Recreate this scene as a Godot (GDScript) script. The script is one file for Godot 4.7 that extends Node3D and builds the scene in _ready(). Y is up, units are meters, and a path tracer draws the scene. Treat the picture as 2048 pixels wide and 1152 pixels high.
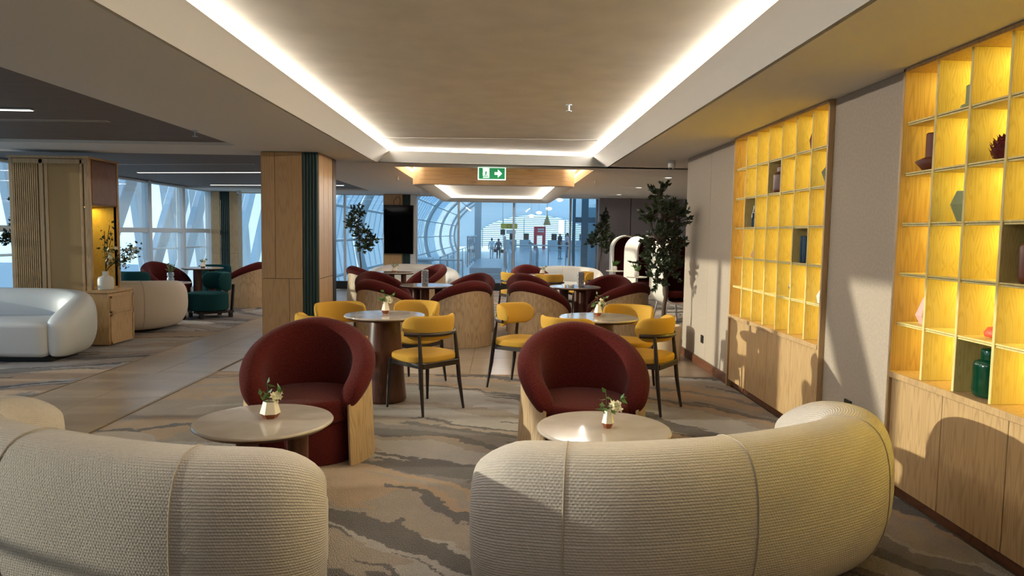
extends Node3D

const CEIL := 2.48
const WALL := 2.335
const FACADE := -7.5
const FARZ := -18.8
var M := {}
var taken := {}
var rng := RandomNumberGenerator.new()


# ---------------------------------------------------------------- geometry
class Geo:
	var v := PackedVector3Array()
	var n := PackedVector3Array()
	var t := PackedVector2Array()
	var t2 := PackedVector2Array()
	var col := PackedColorArray()
	var idx := PackedInt32Array()

	func tri(a: Vector3, b: Vector3, c: Vector3) -> void:
		var nn := (c - a).cross(b - a).normalized()
		var s := v.size()
		for p in [a, b, c]:
			v.push_back(p)
			n.push_back(nn)
			t.push_back(Vector2(p.x + p.z, p.y))
		idx.append_array(PackedInt32Array([s, s + 1, s + 2]))

	func tri_out(a: Vector3, b: Vector3, c: Vector3, from: Vector3) -> void:
		if (c - a).cross(b - a).dot(a + b + c - 3.0 * from) < 0.0:
			tri(a, c, b)
		else:
			tri(a, b, c)

	func quad_out(a: Vector3, b: Vector3, c: Vector3, d: Vector3, from: Vector3) -> void:
		tri_out(a, b, c, from)
		tri_out(a, c, d, from)

	# a box, its edges chamfered by b
	func box(xf: Transform3D, size: Vector3, b := 0.0) -> void:
		var h := size / 2.0
		b = minf(b, minf(h.x, minf(h.y, h.z)) * 0.9)
		var o := xf.origin
		var P := {}
		for i in 8:
			var s := Vector3(1 if i & 1 else -1, 1 if i & 2 else -1, 1 if i & 4 else -1)
			var q := []
			for ax in 3:
				var p := Vector3(s.x * (h.x - b), s.y * (h.y - b), s.z * (h.z - b))
				p[ax] = s[ax] * h[ax]
				q.append(xf * p)
			P[i] = q
		for ax in 3:
			var a1 := 1 << ((ax + 1) % 3)
			var a2 := 1 << ((ax + 2) % 3)
			for s in 2:
				var base := (1 << ax) * s
				quad_out(P[base][ax], P[base | a1][ax], P[base | a1 | a2][ax], P[base | a2][ax], o)
		if b > 0.0:
			for ax in 3:
				var bit := 1 << ax
				var u := (ax + 1) % 3
				var w := (ax + 2) % 3
				for k in 4:
					var base := (1 << u) * (k & 1) + (1 << w) * (k >> 1)
					quad_out(P[base][u], P[base | bit][u], P[base | bit][w], P[base][w], o)
			for i in 8:
				tri_out(P[i][0], P[i][1], P[i][2], o)

	func at(c: Vector3, size: Vector3, b := 0.0) -> void:
		box(Transform3D(Basis(), c), size, b)

	# a bar of rectangular section between two points
	func bar(a: Vector3, b: Vector3, w: float, d: float, bev := 0.0, side := Vector3.ZERO) -> void:
		var y := (b - a).normalized()
		var x := side if side != Vector3.ZERO else (Vector3(1, 0, 0) if absf(y.x) < 0.9 else Vector3(0, 0, 1))
		var z := x.cross(y).normalized()
		x = y.cross(z).normalized()
		box(Transform3D(Basis(x, y, z), (a + b) / 2.0), Vector3(w, (b - a).length(), d), bev)

	# smooth sheet through rows of points
	func grid(P: Array, wu := false, wv := false, uvs := 1.0, ulen := -1.0, vlen := -1.0) -> void:
		var R := P.size()
		var Cn: int = P[0].size()
		var base := v.size()
		var RR := R + (1 if wu else 0)
		var CC := Cn + (1 if wv else 0)
		var N := PackedVector3Array()
		N.resize(R * Cn)
		for i in (R if wu else R - 1):
			var i2 := (i + 1) % R
			for j in (Cn if wv else Cn - 1):
				var j2 := (j + 1) % Cn
				var a: Vector3 = P[i][j]
				var b: Vector3 = P[i2][j]
				var c: Vector3 = P[i2][j2]
				var d: Vector3 = P[i][j2]
				var m := (c - a).cross(b - a) + (d - a).cross(c - a)
				N[i * Cn + j] += m
				N[i2 * Cn + j] += m
				N[i2 * Cn + j2] += m
				N[i * Cn + j2] += m
		# lengths for texture coordinates
		var us := PackedFloat32Array([0.0])
		for i in range(1, RR):
			us.push_back(us[i - 1] + (P[i % R][Cn / 2] - P[i - 1][Cn / 2]).length())
		var vs := PackedFloat32Array([0.0])
		for j in range(1, CC):
			vs.push_back(vs[j - 1] + (P[R / 2][j % Cn] - P[R / 2][j - 1]).length())
		for i in RR:
			for j in CC:
				v.push_back(P[i % R][j % Cn])
				var nn := N[(i % R) * Cn + j % Cn]
				n.push_back(nn.normalized() if nn.length() > 1e-12 else Vector3.UP)
				t.push_back(Vector2(us[i], vs[j]) * uvs)
		for i in RR - 1:
			for j in CC - 1:
				var a := base + i * CC + j
				var b := a + CC
				if (v[a] - v[b]).length() > 1e-7:
					idx.append_array(PackedInt32Array([a, b, b + 1]))
				if (v[a] - v[a + 1]).length() > 1e-7:
					idx.append_array(PackedInt32Array([a, b + 1, a + 1]))

	func lathe(prof: Array, seg := 24, c := Vector3.ZERO) -> void:
		var P := []
		for i in seg:
			var a := TAU * i / seg
			var row := PackedVector3Array()
			for p in prof:
				row.push_back(c + Vector3(cos(a) * p.x, p.y, sin(a) * p.x))
			P.append(row)
		grid(P, true, false)

	# several lathed strips, sharp where one ends and the next begins
	func lathes(profs: Array, seg := 24, c := Vector3.ZERO) -> void:
		for p in profs:
			lathe(p, seg, c)

	func cyl(c: Vector3, r0: float, r1: float, h: float, seg := 20, b := 0.0) -> void:
		if b > 0.0:
			lathes([[Vector2(0.0, 0), Vector2(r0 - b, 0)], [Vector2(r0 - b, 0), Vector2(r0, b)], [Vector2(r0, b), Vector2(r1, h - b)], [Vector2(r1, h - b), Vector2(r1 - b, h)], [Vector2(r1 - b, h), Vector2(0.0, h)]], seg, c)
		else:
			lathes([[Vector2(0.0, 0), Vector2(r0, 0)], [Vector2(r0, 0), Vector2(r1, h)], [Vector2(r1, h), Vector2(0.0, h)]], seg, c)

	func tube(path: Array, radii, seg := 8) -> void:
		var P := []
		var K := path.size()
		var prev := Vector3.ZERO
		for i in K:
			var d: Vector3 = path[mini(i + 1, K - 1)] - path[maxi(i - 1, 0)]
			d = d.normalized()
			if prev == Vector3.ZERO:
				prev = d.cross(Vector3(0.31, 0.2, 0.93)).normalized()
			var x := (prev - d * prev.dot(d)).normalized()
			prev = x
			var y := d.cross(x)
			var r: float = radii[i] if radii is Array else radii
			var row := PackedVector3Array()
			for k in seg:
				var a := TAU * k / seg
				row.push_back(path[i] + (x * cos(a) + y * sin(a)) * r)
			P.append(row)
		# caps
		var c0 := PackedVector3Array()
		var c1 := PackedVector3Array()
		for k in seg:
			c0.push_back(path[0])
			c1.push_back(path[K - 1])
		grid([c0, P[0]], false, true)
		grid(P, false, true)
		grid([P[K - 1], c1], false, true)

	# pillow with a given plan outline (star-shaped), rounded edges
	func cushion(poly: Array, y0: float, y1: float, r: float, crown := 0.0) -> void:
		var c := Vector2.ZERO
		for p in poly:
			c += p
		c /= poly.size()
		var P := []
		var prof := [[1.0, y0, 0], [r * 0.55, y0, 1], [r * 0.16, y0 + r * 0.16, 1], [0.0, y0 + r * 0.55, 1], [0.0, y1 - r * 0.55, 1], [r * 0.16, y1 - r * 0.16, 1], [r * 0.55, y1, 1], [r * 1.6, y1 + crown * 0.45, 1], [r * 3.0, y1 + crown * 0.8, 1], [1.0, y1 + crown, 0]]
		for q in prof:
			var row := PackedVector3Array()
			for p in poly:
				var d: Vector2 = p - c
				var w: Vector2 = c
				if q[2] == 1:
					var L := d.length()
					w = c + d * maxf(0.0, 1.0 - q[0] / L)
				row.push_back(Vector3(w.x, q[1], w.y))
			P.append(row)
		grid(P, false, true)

	func commit() -> ArrayMesh:
		var m := ArrayMesh.new()
		var a := []
		a.resize(Mesh.ARRAY_MAX)
		a[Mesh.ARRAY_VERTEX] = v
		a[Mesh.ARRAY_NORMAL] = n
		a[Mesh.ARRAY_TEX_UV] = t
		if t2.size() == v.size():
			a[Mesh.ARRAY_TEX_UV2] = t2
		if col.size() == v.size():
			a[Mesh.ARRAY_COLOR] = col
		a[Mesh.ARRAY_INDEX] = idx
		m.add_surface_from_arrays(Mesh.PRIMITIVE_TRIANGLES, a)
		return m


# ---------------------------------------------------------------- scene tree
func numbered(called: String) -> String:
	var k: int = taken.get(called, 0)
	taken[called] = k + 1
	return called if k == 0 else "%s_%03d" % [called, k]


func put(called: String, g: Geo, mat: Material, parent: Node = null) -> MeshInstance3D:
	return put_mesh(called, g.commit(), mat, parent)


func put_mesh(called: String, mesh: Mesh, mat: Material, parent: Node = null) -> MeshInstance3D:
	var o := MeshInstance3D.new()
	o.mesh = mesh
	o.material_override = mat
	if parent == null:
		o.name = numbered(called)
		add_child(o)
	else:
		o.name = called
		parent.add_child(o, true)
	return o


func tag(o: Node, label: String, category: String, group := "", kind := "") -> void:
	o.set_meta("label", label)
	if category:
		o.set_meta("category", category)
	if group:
		o.set_meta("group", group)
	if kind:
		o.set_meta("kind", kind)


func thing(called: String, label: String, category: String, pos := Vector3.ZERO, turn := 0.0, group := "") -> Node3D:
	var o := Node3D.new()
	o.name = numbered(called)
	add_child(o)
	o.position = pos
	o.rotation.y = turn
	tag(o, label, category, group)
	return o


func setting(called: String, g: Geo, mat: Material) -> MeshInstance3D:
	var o := put(called, g, mat)
	o.set_meta("kind", "structure")
	return o


func setting_node(called: String) -> Node3D:
	var o := Node3D.new()
	o.name = numbered(called)
	add_child(o)
	o.set_meta("kind", "structure")
	return o


func copy(src: Node3D, label: String, pos: Vector3, turn: float, group := "") -> Node3D:
	var base := src.name.rstrip("0123456789").trim_suffix("_")
	var o: Node3D = src.duplicate()
	o.name = numbered(base)
	add_child(o)
	o.position = pos
	o.rotation.y = turn
	o.set_meta("label", label)
	if group:
		o.set_meta("group", group)
	return o


func facing(f: Vector2) -> float:
	return atan2(f.x, f.y)


func catmull(pts: Array, per := 8) -> Array:
	var out := []
	var K := pts.size()
	for i in K - 1:
		var p0 = pts[maxi(i - 1, 0)]
		var p1 = pts[i]
		var p2 = pts[i + 1]
		var p3 = pts[mini(i + 2, K - 1)]
		for s in per:
			var u := float(s) / per
			out.append(0.5 * (2.0 * p1 + (p2 - p0) * u + (2.0 * p0 - 5.0 * p1 + 4.0 * p2 - p3) * u * u + (3.0 * p1 - p0 - 3.0 * p2 + p3) * u * u * u))
	out.append(pts[K - 1])
	return out


# ---------------------------------------------------------------- materials
func mat(called: String, c: Color, rough := 0.7, metal := 0.0) -> StandardMaterial3D:
	var m := StandardMaterial3D.new()
	m.resource_name = called
	m.albedo_color = c
	m.roughness = rough
	m.metallic = metal
	m.cull_mode = BaseMaterial3D.CULL_DISABLED
	M[called] = m
	return m


func noise_tex(freq: float, seed_: int, lo: Color, hi: Color, size := 512, kind := FastNoiseLite.TYPE_SIMPLEX_SMOOTH, oct := 4) -> NoiseTexture2D:
	var nz := FastNoiseLite.new()
	nz.noise_type = kind
	nz.frequency = freq
	nz.seed = seed_
	nz.fractal_octaves = oct
	var tex := NoiseTexture2D.new()
	tex.noise = nz
	tex.width = size
	tex.height = size
	tex.seamless = true
	var gr := Gradient.new()
	gr.set_color(0, lo)
	gr.set_color(1, hi)
	tex.color_ramp = gr
	return tex


func grey_tex(freq: float, seed_: int, size := 256) -> NoiseTexture2D:
	return noise_tex(freq, seed_, Color.BLACK, Color.WHITE, size)


# wood: cathedral grain along v
func wood_tex(light: Color, dark: Color, seed_: int, k := 26.0, warp := 0.22) -> ImageTexture:
	var w := 384
	var h := 512
	var n1 := FastNoiseLite.new()
	n1.seed = seed_
	n1.frequency = 1.0
	n1.fractal_octaves = 2
	var n2 := FastNoiseLite.new()
	n2.seed = seed_ + 7
	n2.frequency = 1.0
	n2.fractal_octaves = 3
	var by := PackedByteArray()
	by.resize(w * h * 3)
	var q := 0
	for y in h:
		var fy := float(y) / h
		# mirrored in v so that it repeats without a seam
		var my := absf(fy * 2.0 - 1.0)
		for x in w:
			var fx := absf(float(x) / w * 2.0 - 1.0)
			var ring := fx + warp * n1.get_noise_2d(fx * 2.2, my * 0.9 + 3.0) * 2.0
			var s := 0.5 + 0.5 * sin(ring * k * 2.0)
			s = pow(s, 3.0) * 0.55 + 0.45 * (0.5 + 0.5 * n2.get_noise_2d(fx * 70.0, my * 2.2))
			s = clampf(s, 0.0, 1.0)
			var c := light.lerp(dark, s)
			by[q] = int(c.r * 255.0)
			by[q + 1] = int(c.g * 255.0)
			by[q + 2] = int(c.b * 255.0)
			q += 3
	return ImageTexture.create_from_image(Image.create_from_data(w, h, false, Image.FORMAT_RGB8, by))


func wood(called: String, light: Color, dark: Color, seed_: int, scale: Vector3, rough := 0.5, k := 26.0, world := true) -> StandardMaterial3D:
	var m := mat(called, Color.WHITE, rough)
	m.albedo_texture = wood_tex(light, dark, seed_, k)
	m.uv1_triplanar = true
	m.uv1_world_triplanar = world
	m.uv1_triplanar_sharpness = 8.0
	m.uv1_scale = scale
	return m


func cloth(called: String, c: Color, var_: float, freq: float, scale: float, bump: float, rough := 0.95) -> StandardMaterial3D:
	var m := mat(called, Color.WHITE, rough)
	m.albedo_texture = noise_tex(freq, called.length() * 13, c.darkened(var_), c.lightened(var_ * 0.6), 256)
	m.uv1_triplanar = true
	m.metallic_specular = 0.25
	m.uv1_scale = Vector3.ONE * scale
	if bump > 0.0:
		m.heightmap_enabled = true
		m.heightmap_texture = grey_tex(0.12, 5)
		m.heightmap_scale = bump
	return m


# looped weave of the cream sofas: rows of short loops, as relief and a faint change of colour
func weave_images() -> Array:
	var s := 256
	var nz := FastNoiseLite.new()
	nz.seed = 21
	nz.frequency = 1.0
	var hb := PackedByteArray()
	hb.resize(s * s)
	var cb := PackedByteArray()
	cb.resize(s * s * 3)
	for y in s:
		var row := y / 16
		for x in s:
			var wob := nz.get_noise_2d(x * 0.045, row * 9.1) * 7.0
			var yy := fposmod(y + wob * 0.35, 16.0) / 16.0
			var off := 8.0 if row % 2 else 0.0
			var jit := nz.get_noise_2d(int((x + off) / 16.0) * 5.3, row * 7.7)
			var xx := fposmod(x + off + jit * 4.0, 16.0) / 16.0
			var hh := sin(PI * yy) * (0.55 + 0.45 * sin(PI * xx)) * (0.8 + 0.3 * jit)
			hh = clampf(hh + 0.15 * nz.get_noise_2d(x * 0.4, y * 0.4), 0.0, 1.0)
			hb[y * s + x] = int(hh * 255.0)
			var tone := 0.93 + 0.07 * nz.get_noise_2d(x * 0.3 + 50.0, y * 0.3) + 0.04 * jit
			for k in 3:
				cb[(y * s + x) * 3 + k] = int(clampf(tone, 0.0, 1.0) * 255.0)
	return [ImageTexture.create_from_image(Image.create_from_data(s, s, false, Image.FORMAT_L8, hb)), ImageTexture.create_from_image(Image.create_from_data(s, s, false, Image.FORMAT_RGB8, cb))]


# the rug: sweeping brush strokes in greys and tans
func rug_tex() -> ImageTexture:
	var w := 800
	var h := 1280
	var na := FastNoiseLite.new()
	na.seed = 4
	na.frequency = 1.0
	na.fractal_octaves = 3
	var nb := FastNoiseLite.new()
	nb.seed = 9
	nb.frequency = 1.0
	nb.fractal_octaves = 4
	var by := PackedByteArray()
	by.resize(w * h * 3)
	var base := Color(0.61, 0.555, 0.50)
	var tan_ := Color(0.67, 0.565, 0.455)
	var pale := Color(0.67, 0.645, 0.62)
	var grey := Color(0.48, 0.45, 0.435)
	var dark := Color(0.36, 0.335, 0.325)
	var q := 0
	for y in h:
		var z := 2.0 - 9.6 * y / h
		for x in w:
			var X := -3.05 + 5.45 * x / w
			var dx := X + 1.9
			var dz := (z + 1.5) * 0.92
			var r := sqrt(dx * dx + dz * dz)
			var an := atan2(dx, -dz)
			var edge := nb.get_noise_2d(X * 11.0, z * 11.0) * 0.03 + nb.get_noise_2d(X * 1.1, z * 1.1) * 0.16
			var rr := r + edge
			var v1 := na.get_noise_2d(rr * 1.75 + 11.0, an * 0.3)
			var v2 := na.get_noise_2d(rr * 2.6 + 40.0, an * 0.45 + 7.0)
			var v3 := na.get_noise_2d(rr * 1.1 + 80.0, an * 0.3 + 3.0)
			var c := base
			if v3 > 0.10:
				c = tan_
			elif v3 < -0.16:
				c = pale
			if v1 > 0.24:
				c = grey
			if v2 > 0.27:
				c = dark
			var f := 1.0 + 0.05 * nb.get_noise_2d(X * 60.0, z * 60.0) + 0.04 * nb.get_noise_2d(X * 4.0 + 9.0, z * 4.0)
			by[q] = int(clampf(c.r * f, 0, 1) * 255.0)
			by[q + 1] = int(clampf(c.g * f, 0, 1) * 255.0)
			by[q + 2] = int(clampf(c.b * f, 0, 1) * 255.0)
			q += 3
	return ImageTexture.create_from_image(Image.create_from_data(w, h, false, Image.FORMAT_RGB8, by))


func make_materials() -> void:
	var m: StandardMaterial3D
	mat("ceiling_paint", Color(0.86, 0.845, 0.82), 0.9)
	m = mat("panel_paint", Color(0.88, 0.85, 0.80), 0.9)
	m.albedo_texture = noise_tex(0.02, 31, Color(0.94, 0.94, 0.94), Color(1, 1, 1), 256)
	m.uv1_triplanar = true
	m.uv1_scale = Vector3.ONE * 0.5
	m = cloth("wall_fabric", Color(0.655, 0.605, 0.55), 0.05, 0.05, 3.0, 0.05)
	m = cloth("grey_fabric", Color(0.54, 0.53, 0.56), 0.05, 0.05, 3.0, 0.05)
	wood("oak", Color(0.74, 0.62, 0.45), Color(0.62, 0.50, 0.345), 3, Vector3(2.6, 0.55, 2.6), 0.5, 16.0)
	wood("oak_shelf", Color(0.86, 0.80, 0.55), Color(0.78, 0.69, 0.42), 8, Vector3(3.3, 1.1, 3.3), 0.55, 18.0)
	wood("oak_shell", Color(0.72, 0.615, 0.47), Color(0.56, 0.45, 0.325), 12, Vector3(2.2, 0.8, 2.2), 0.5, 14.0, false)
	wood("oak_column", Color(0.70, 0.565, 0.40), Color(0.62, 0.48, 0.325), 17, Vector3(2.2, 0.45, 2.2), 0.45, 14.0)
	wood("oak_cross", Color(0.80, 0.64, 0.44), Color(0.62, 0.46, 0.29), 23, Vector3(0.45, 5.0, 5.0), 0.45, 8.0)
	M["oak_cross"].albedo_texture = turned(M["oak_cross"].albedo_texture)
	wood("grey_wood", Color(0.47, 0.42, 0.39), Color(0.39, 0.345, 0.32), 29, Vector3(0.35, 1.0, 2.2), 0.7, 18.0)
	M["grey_wood"].albedo_texture = turned(M["grey_wood"].albedo_texture)
	wood("walnut", Color(0.34, 0.19, 0.13), Color(0.21, 0.11, 0.075), 37, Vector3(3.5, 0.8, 3.5), 0.32, 14.0, false)
	wood("skirting_wood", Color(0.42, 0.26, 0.17), Color(0.30, 0.17, 0.10), 41, Vector3(4.0, 4.0, 0.6), 0.4, 10.0)
	wood("cupboard_wood", Color(0.47, 0.30, 0.16), Color(0.36, 0.215, 0.105), 47, Vector3(2.2, 0.5, 2.2), 0.5, 14.0)
	wood("dark_wood", Color(0.17, 0.115, 0.095), Color(0.10, 0.065, 0.055), 43, Vector3(6, 1.5, 6), 0.4, 12.0, false)
	m = cloth("red_velvet", Color(0.265, 0.036, 0.024), 0.2, 0.06, 5.0, 0.12)
	m.rim_enabled = true
	m.rim = 0.12
	m.rim_tint = 0.95
	m.metallic_specular = 0.2
	m = cloth("maroon_felt", Color(0.30, 0.075, 0.075), 0.12, 0.06, 4.0, 0.06)
	m = cloth("yellow_cloth", Color(0.73, 0.56, 0.22), 0.10, 0.09, 7.0, 0.10)
	m = cloth("green_cloth", Color(0.07, 0.245, 0.25), 0.14, 0.09, 7.0, 0.08)
	m = mat("green_rib", Color(0.05, 0.165, 0.155), 0.5)
	var wv := weave_images()
	m = mat("boucle", Color(0.78, 0.745, 0.71), 0.95)
	m.albedo_texture = wv[1]
	m.heightmap_enabled = true
	m.heightmap_texture = wv[0]
	m.heightmap_scale = 0.3
	m.uv1_scale = Vector3(5.4, 5.4, 1)
	mat("seam_thread", Color(0.66, 0.61, 0.55), 0.95)
	m = mat("white_leather", Color(0.76, 0.76, 0.75), 0.45)
	m = mat("cream_cloth", Color(0.80, 0.745, 0.67), 0.9)
	mat("black", Color(0.02, 0.02, 0.022), 0.5)
	mat("screen_glass", Color(0.008, 0.008, 0.012), 0.06)
	mat("dark_metal", Color(0.10, 0.085, 0.07), 0.4, 0.4)
	mat("steel", Color(0.66, 0.70, 0.73), 0.35, 0.6)
	m = mat("table_stone", Color(1, 1, 1), 0.08)
	m.albedo_texture = noise_tex(0.012, 77, Color(0.65, 0.605, 0.565), Color(0.73, 0.69, 0.655), 256)
	m.uv1_triplanar = true
	m.uv1_scale = Vector3.ONE * 0.9
	m = mat("rug", Color.WHITE, 1.0)
	m.detail_enabled = true
	m.detail_albedo = rug_tex()
	m.detail_uv_layer = BaseMaterial3D.DETAIL_UV_2
	m.detail_blend_mode = BaseMaterial3D.BLEND_MODE_MIX
	m.heightmap_enabled = true
	m.heightmap_texture = grey_tex(0.2, 55, 512)
	m.heightmap_scale = 2.0
	m.rim_enabled = true
	m.rim = 0.3
	m.rim_tint = 0.6
	for k in 3:
		m = mat("floor_tile_%d" % k, Color(0.60 + 0.015 * k, 0.53 + 0.015 * k, 0.45 + 0.012 * k), 0.28)
		m.albedo_texture = noise_tex(0.008, 90 + k, Color(0.86, 0.86, 0.86), Color(1, 1, 1), 256)
		m.uv1_triplanar = true
		m.uv1_world_triplanar = true
		m.uv1_scale = Vector3(0.4, 1.0, 1.2)
	mat("grout", Color(0.42, 0.37, 0.31), 0.9)
	mat("brass_strip", Color(0.60, 0.50, 0.36), 0.35, 0.6)
	mat("white_metal", Color(0.80, 0.82, 0.83), 0.45, 0.1)
	mat("white_plastic", Color(0.80, 0.79, 0.76), 0.4)
	mat("vase_white", Color(0.86, 0.83, 0.77), 0.35)
	mat("vase_copper", Color(0.52, 0.27, 0.14), 0.4, 0.2)
	mat("pot_stone", Color(0.72, 0.63, 0.51), 0.85)
	mat("soil", Color(0.12, 0.08, 0.06), 1.0)
	mat("bark", Color(0.27, 0.20, 0.15), 0.9)
	m = mat("leaf", Color(0.15, 0.19, 0.115), 0.5)
	m.backlight_enabled = true
	m.backlight = Color(0.10, 0.16, 0.06)
	m = mat("leaf_light", Color(0.25, 0.38, 0.16), 0.5)
	m.backlight_enabled = true
	m.backlight = Color(0.15, 0.22, 0.08)
	m = mat("petal", Color(0.88, 0.86, 0.74), 0.7)
	m.backlight_enabled = true
	m.backlight = Color(0.25, 0.25, 0.2)
	m = mat("pane", Color(0.80, 0.90, 0.95, 0.06), 0.02)
	m.transparency = BaseMaterial3D.TRANSPARENCY_ALPHA
	m.metallic_specular = 0.35
	# things that give off light
	m = mat("led", Color(1, 0.93, 0.78), 0.5)
	m.emission_enabled = true
	m.emission = Color(1, 0.90, 0.68)
	m.emission_energy_multiplier = 4.0
	m = mat("led_white", Color(1, 0.98, 0.94), 0.5)
	m.emission_enabled = true
	m.emission = Color(1, 0.96, 0.9)
	m.emission_energy_multiplier = 4.0
	m = mat("led_yellow", Color(1, 0.85, 0.4), 0.5)
	m.emission_enabled = true
	m.emission = Color(1, 0.80, 0.30)
	m.emission_energy_multiplier = 3.0
	m = mat("sign_green", Color(0.0, 0.42, 0.22), 0.4)
	m.emission_enabled = true
	m.emission = Color(0.02, 0.50, 0.27)
	m.emission_energy_multiplier = 0.8
	m = mat("sign_white", Color(0.95, 1, 0.97), 0.4)
	m.emission_enabled = true
	m.emission = Color(0.9, 1, 0.95)
	m.emission_energy_multiplier = 1.2


func turned(tex: ImageTexture) -> ImageTexture:
	var im := tex.get_image()
	im.rotate_90(CLOCKWISE)
	return ImageTexture.create_from_image(im)


func area(parent: Node, called: String, pos: Vector3, dir: Vector3, size: Vector2, energy: float, c: Color) -> void:
	var l := AreaLight3D.new()
	l.name = called
	parent.add_child(l, true)
	var up := Vector3.UP if absf(dir.normalized().y) < 0.95 else Vector3.RIGHT
	l.transform = Transform3D(Basis.looking_at(dir.normalized(), up), pos)
	l.area_size = size
	l.area_normalize_energy = true
	l.area_range = 40.0
	l.light_energy = energy
	l.light_color = c
	l.shadow_enabled = true


func _ready() -> void:
	# ------------------------------------------------ camera, sky, sun, exposure
	var cam := Camera3D.new()
	cam.name = "camera"
	add_child(cam)
	cam.position = Vector3(0, 1.5, 0)
	cam.rotation = Vector3(-0.0756811, -0.0158809, 0.015)
	cam.fov = 44.15828
	cam.near = 0.05
	cam.far = 600.0
	cam.current = true
	var env := Environment.new()
	var sm := ProceduralSkyMaterial.new()
	sm.sky_top_color = Color(0.38, 0.61, 0.82)
	sm.sky_horizon_color = Color(0.69, 0.87, 0.96)
	sm.sky_curve = 0.25
	sm.ground_horizon_color = Color(0.69, 0.86, 0.94)
	sm.ground_bottom_color = Color(0.62, 0.74, 0.80)
	sm.sky_energy_multiplier = 1.0
	var sky := Sky.new()
	sky.sky_material = sm
	env.background_mode = Environment.BG_SKY
	env.sky = sky
	env.background_energy_multiplier = 2.5
	env.tonemap_mode = Environment.TONE_MAPPER_LINEAR
	env.tonemap_exposure = 1.0
	env.sdfgi_enabled = true
	env.ssao_enabled = true
	env.ssil_enabled = true
	var we := WorldEnvironment.new()
	we.name = "environment"
	we.environment = env
	add_child(we)
	var sun := DirectionalLight3D.new()
	sun.name = "sun"
	add_child(sun)
	sun.look_at_from_position(Vector3(-30, 3.6, 3), Vector3(-30, 3.6, 3) + Vector3(1, -0.125, -0.045))
	sun.light_color = Color(1.0, 0.985, 0.89)
	sun.light_energy = 1.35
	sun.light_angular_distance = 0.6
	sun.shadow_enabled = true
	sun.sky_mode = DirectionalLight3D.SKY_MODE_LIGHT_ONLY

	rng.seed = 77
	make_materials()
	build_floor()
	build_walls()
	build_ceiling()
	build_facade()
	build_far_glass()
	build_columns()
	build_divider()
	build_shelves()
	build_sofas()
	build_tub_chairs()
	build_yellow_chairs()
	build_tables()
	build_left_lounge()
	build_booths()
	build_plants()
	build_fittings()
	build_concourse()


func flat(x0: float, x1: float, z0: float, z1: float, y: float, uv0: Vector2, uv1: Vector2) -> Geo:
	var g := Geo.new()
	var steps := 8
	for i in steps:
		var a := lerpf(x0, x1, float(i) / steps)
		var b := lerpf(x0, x1, float(i + 1) / steps)
		g.tri(Vector3(a, y, z0), Vector3(b, y, z0), Vector3(b, y, z1))
		g.tri(Vector3(a, y, z0), Vector3(b, y, z1), Vector3(a, y, z1))
	for i in g.v.size():
		var p := g.v[i]
		g.t2.push_back(Vector2(lerpf(uv0.x, uv1.x, (p.x - x0) / (x1 - x0)), lerpf(uv0.y, uv1.y, (p.z - z0) / (z1 - z0))))
		g.t[i] = Vector2(p.x, p.z)
	# edges, so that it has a thickness
	var k := g.v.size()
	g.at(Vector3((x0 + x1) / 2, y - 0.006, (z0 + z1) / 2), Vector3(x1 - x0, 0.0115, absf(z1 - z0)))
	for i in range(k, g.v.size()):
		g.t2.push_back(uv0)
	return g


func build_floor() -> void:
	var g := Geo.new()
	g.at(Vector3(-0.75, -0.112, -7.9), Vector3(13.9, 0.2, 22.2))
	var fl := setting("floor", g, M.grout)
	# tiles of the aisle and of the cross passage
	var tile := func(x0: float, x1: float, z0: float, z1: float, k: int) -> void:
		var tg := Geo.new()
		tg.at(Vector3((x0 + x1) / 2, -0.006, (z0 + z1) / 2), Vector3(x1 - x0 - 0.004, 0.012, absf(z1 - z0) - 0.004), 0.0015)
		put("tile", tg, M["floor_tile_%d" % (k % 3)], fl)
	var kk := 0
	for c in 2:
		var z := 2.9
		while z > -18.6:
			var z1 := maxf(z - 1.15, -18.75)
			tile.call(-4.13 + c * 0.555, -4.13 + (c + 1) * 0.555, z, z1, kk * 5 + c)
			z = z1
			kk += 1
	for r in 2:
		for i in 6:
			tile.call(-2.98 + i * 0.885, -2.98 + (i + 1) * 0.885, -7.50 - r * 1.02, -7.50 - (r + 1) * 1.02, i * 2 + r)
	# metal edging between tiles and carpet
	for e in [[-4.14, 2.9, -4.14, -18.75], [-3.0, 2.9, -3.0, -7.49], [-3.0, -7.49, 2.33, -7.49], [-3.0, -9.555, -3.0, -18.75], [-3.0, -9.555, 2.33, -9.555]]:
		var tg := Geo.new()
		tg.at(Vector3((e[0] + e[2]) / 2, -0.004, (e[1] + e[3]) / 2), Vector3(maxf(absf(e[2] - e[0]), 0.018), 0.013, maxf(absf(e[3] - e[1]), 0.018)))
		put("edging_strip", tg, M.brass_strip, fl)
	var uvof := func(x: float, z: float) -> Vector2:
		return Vector2((x + 3.05) / 5.45, (2.0 - z) / 9.6)
	var rug := put("carpet", flat(-2.985, 2.334, 2.9, -7.475, 0.0, uvof.call(-2.985, 2.9), uvof.call(2.334, -7.475)), M.rug)
	tag(rug, "grey and tan brush-stroke carpet under the two front coffee tables", "carpet")
	rug = put("carpet", flat(-7.45, -4.155, 2.9, -18.75, 0.0, uvof.call(2.0, 6.0), uvof.call(-1.4, -16.0)), M.rug)
	tag(rug, "grey streaked carpet along the slanting windows left of the aisle", "carpet")
	rug = put("carpet", flat(-2.985, 6.0, -9.57, -18.75, 0.0, uvof.call(-5.0, 4.0), uvof.call(4.0, -5.2)), M.rug)
	tag(rug, "grey streaked carpet in the far part before the glass wall", "carpet")


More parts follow.
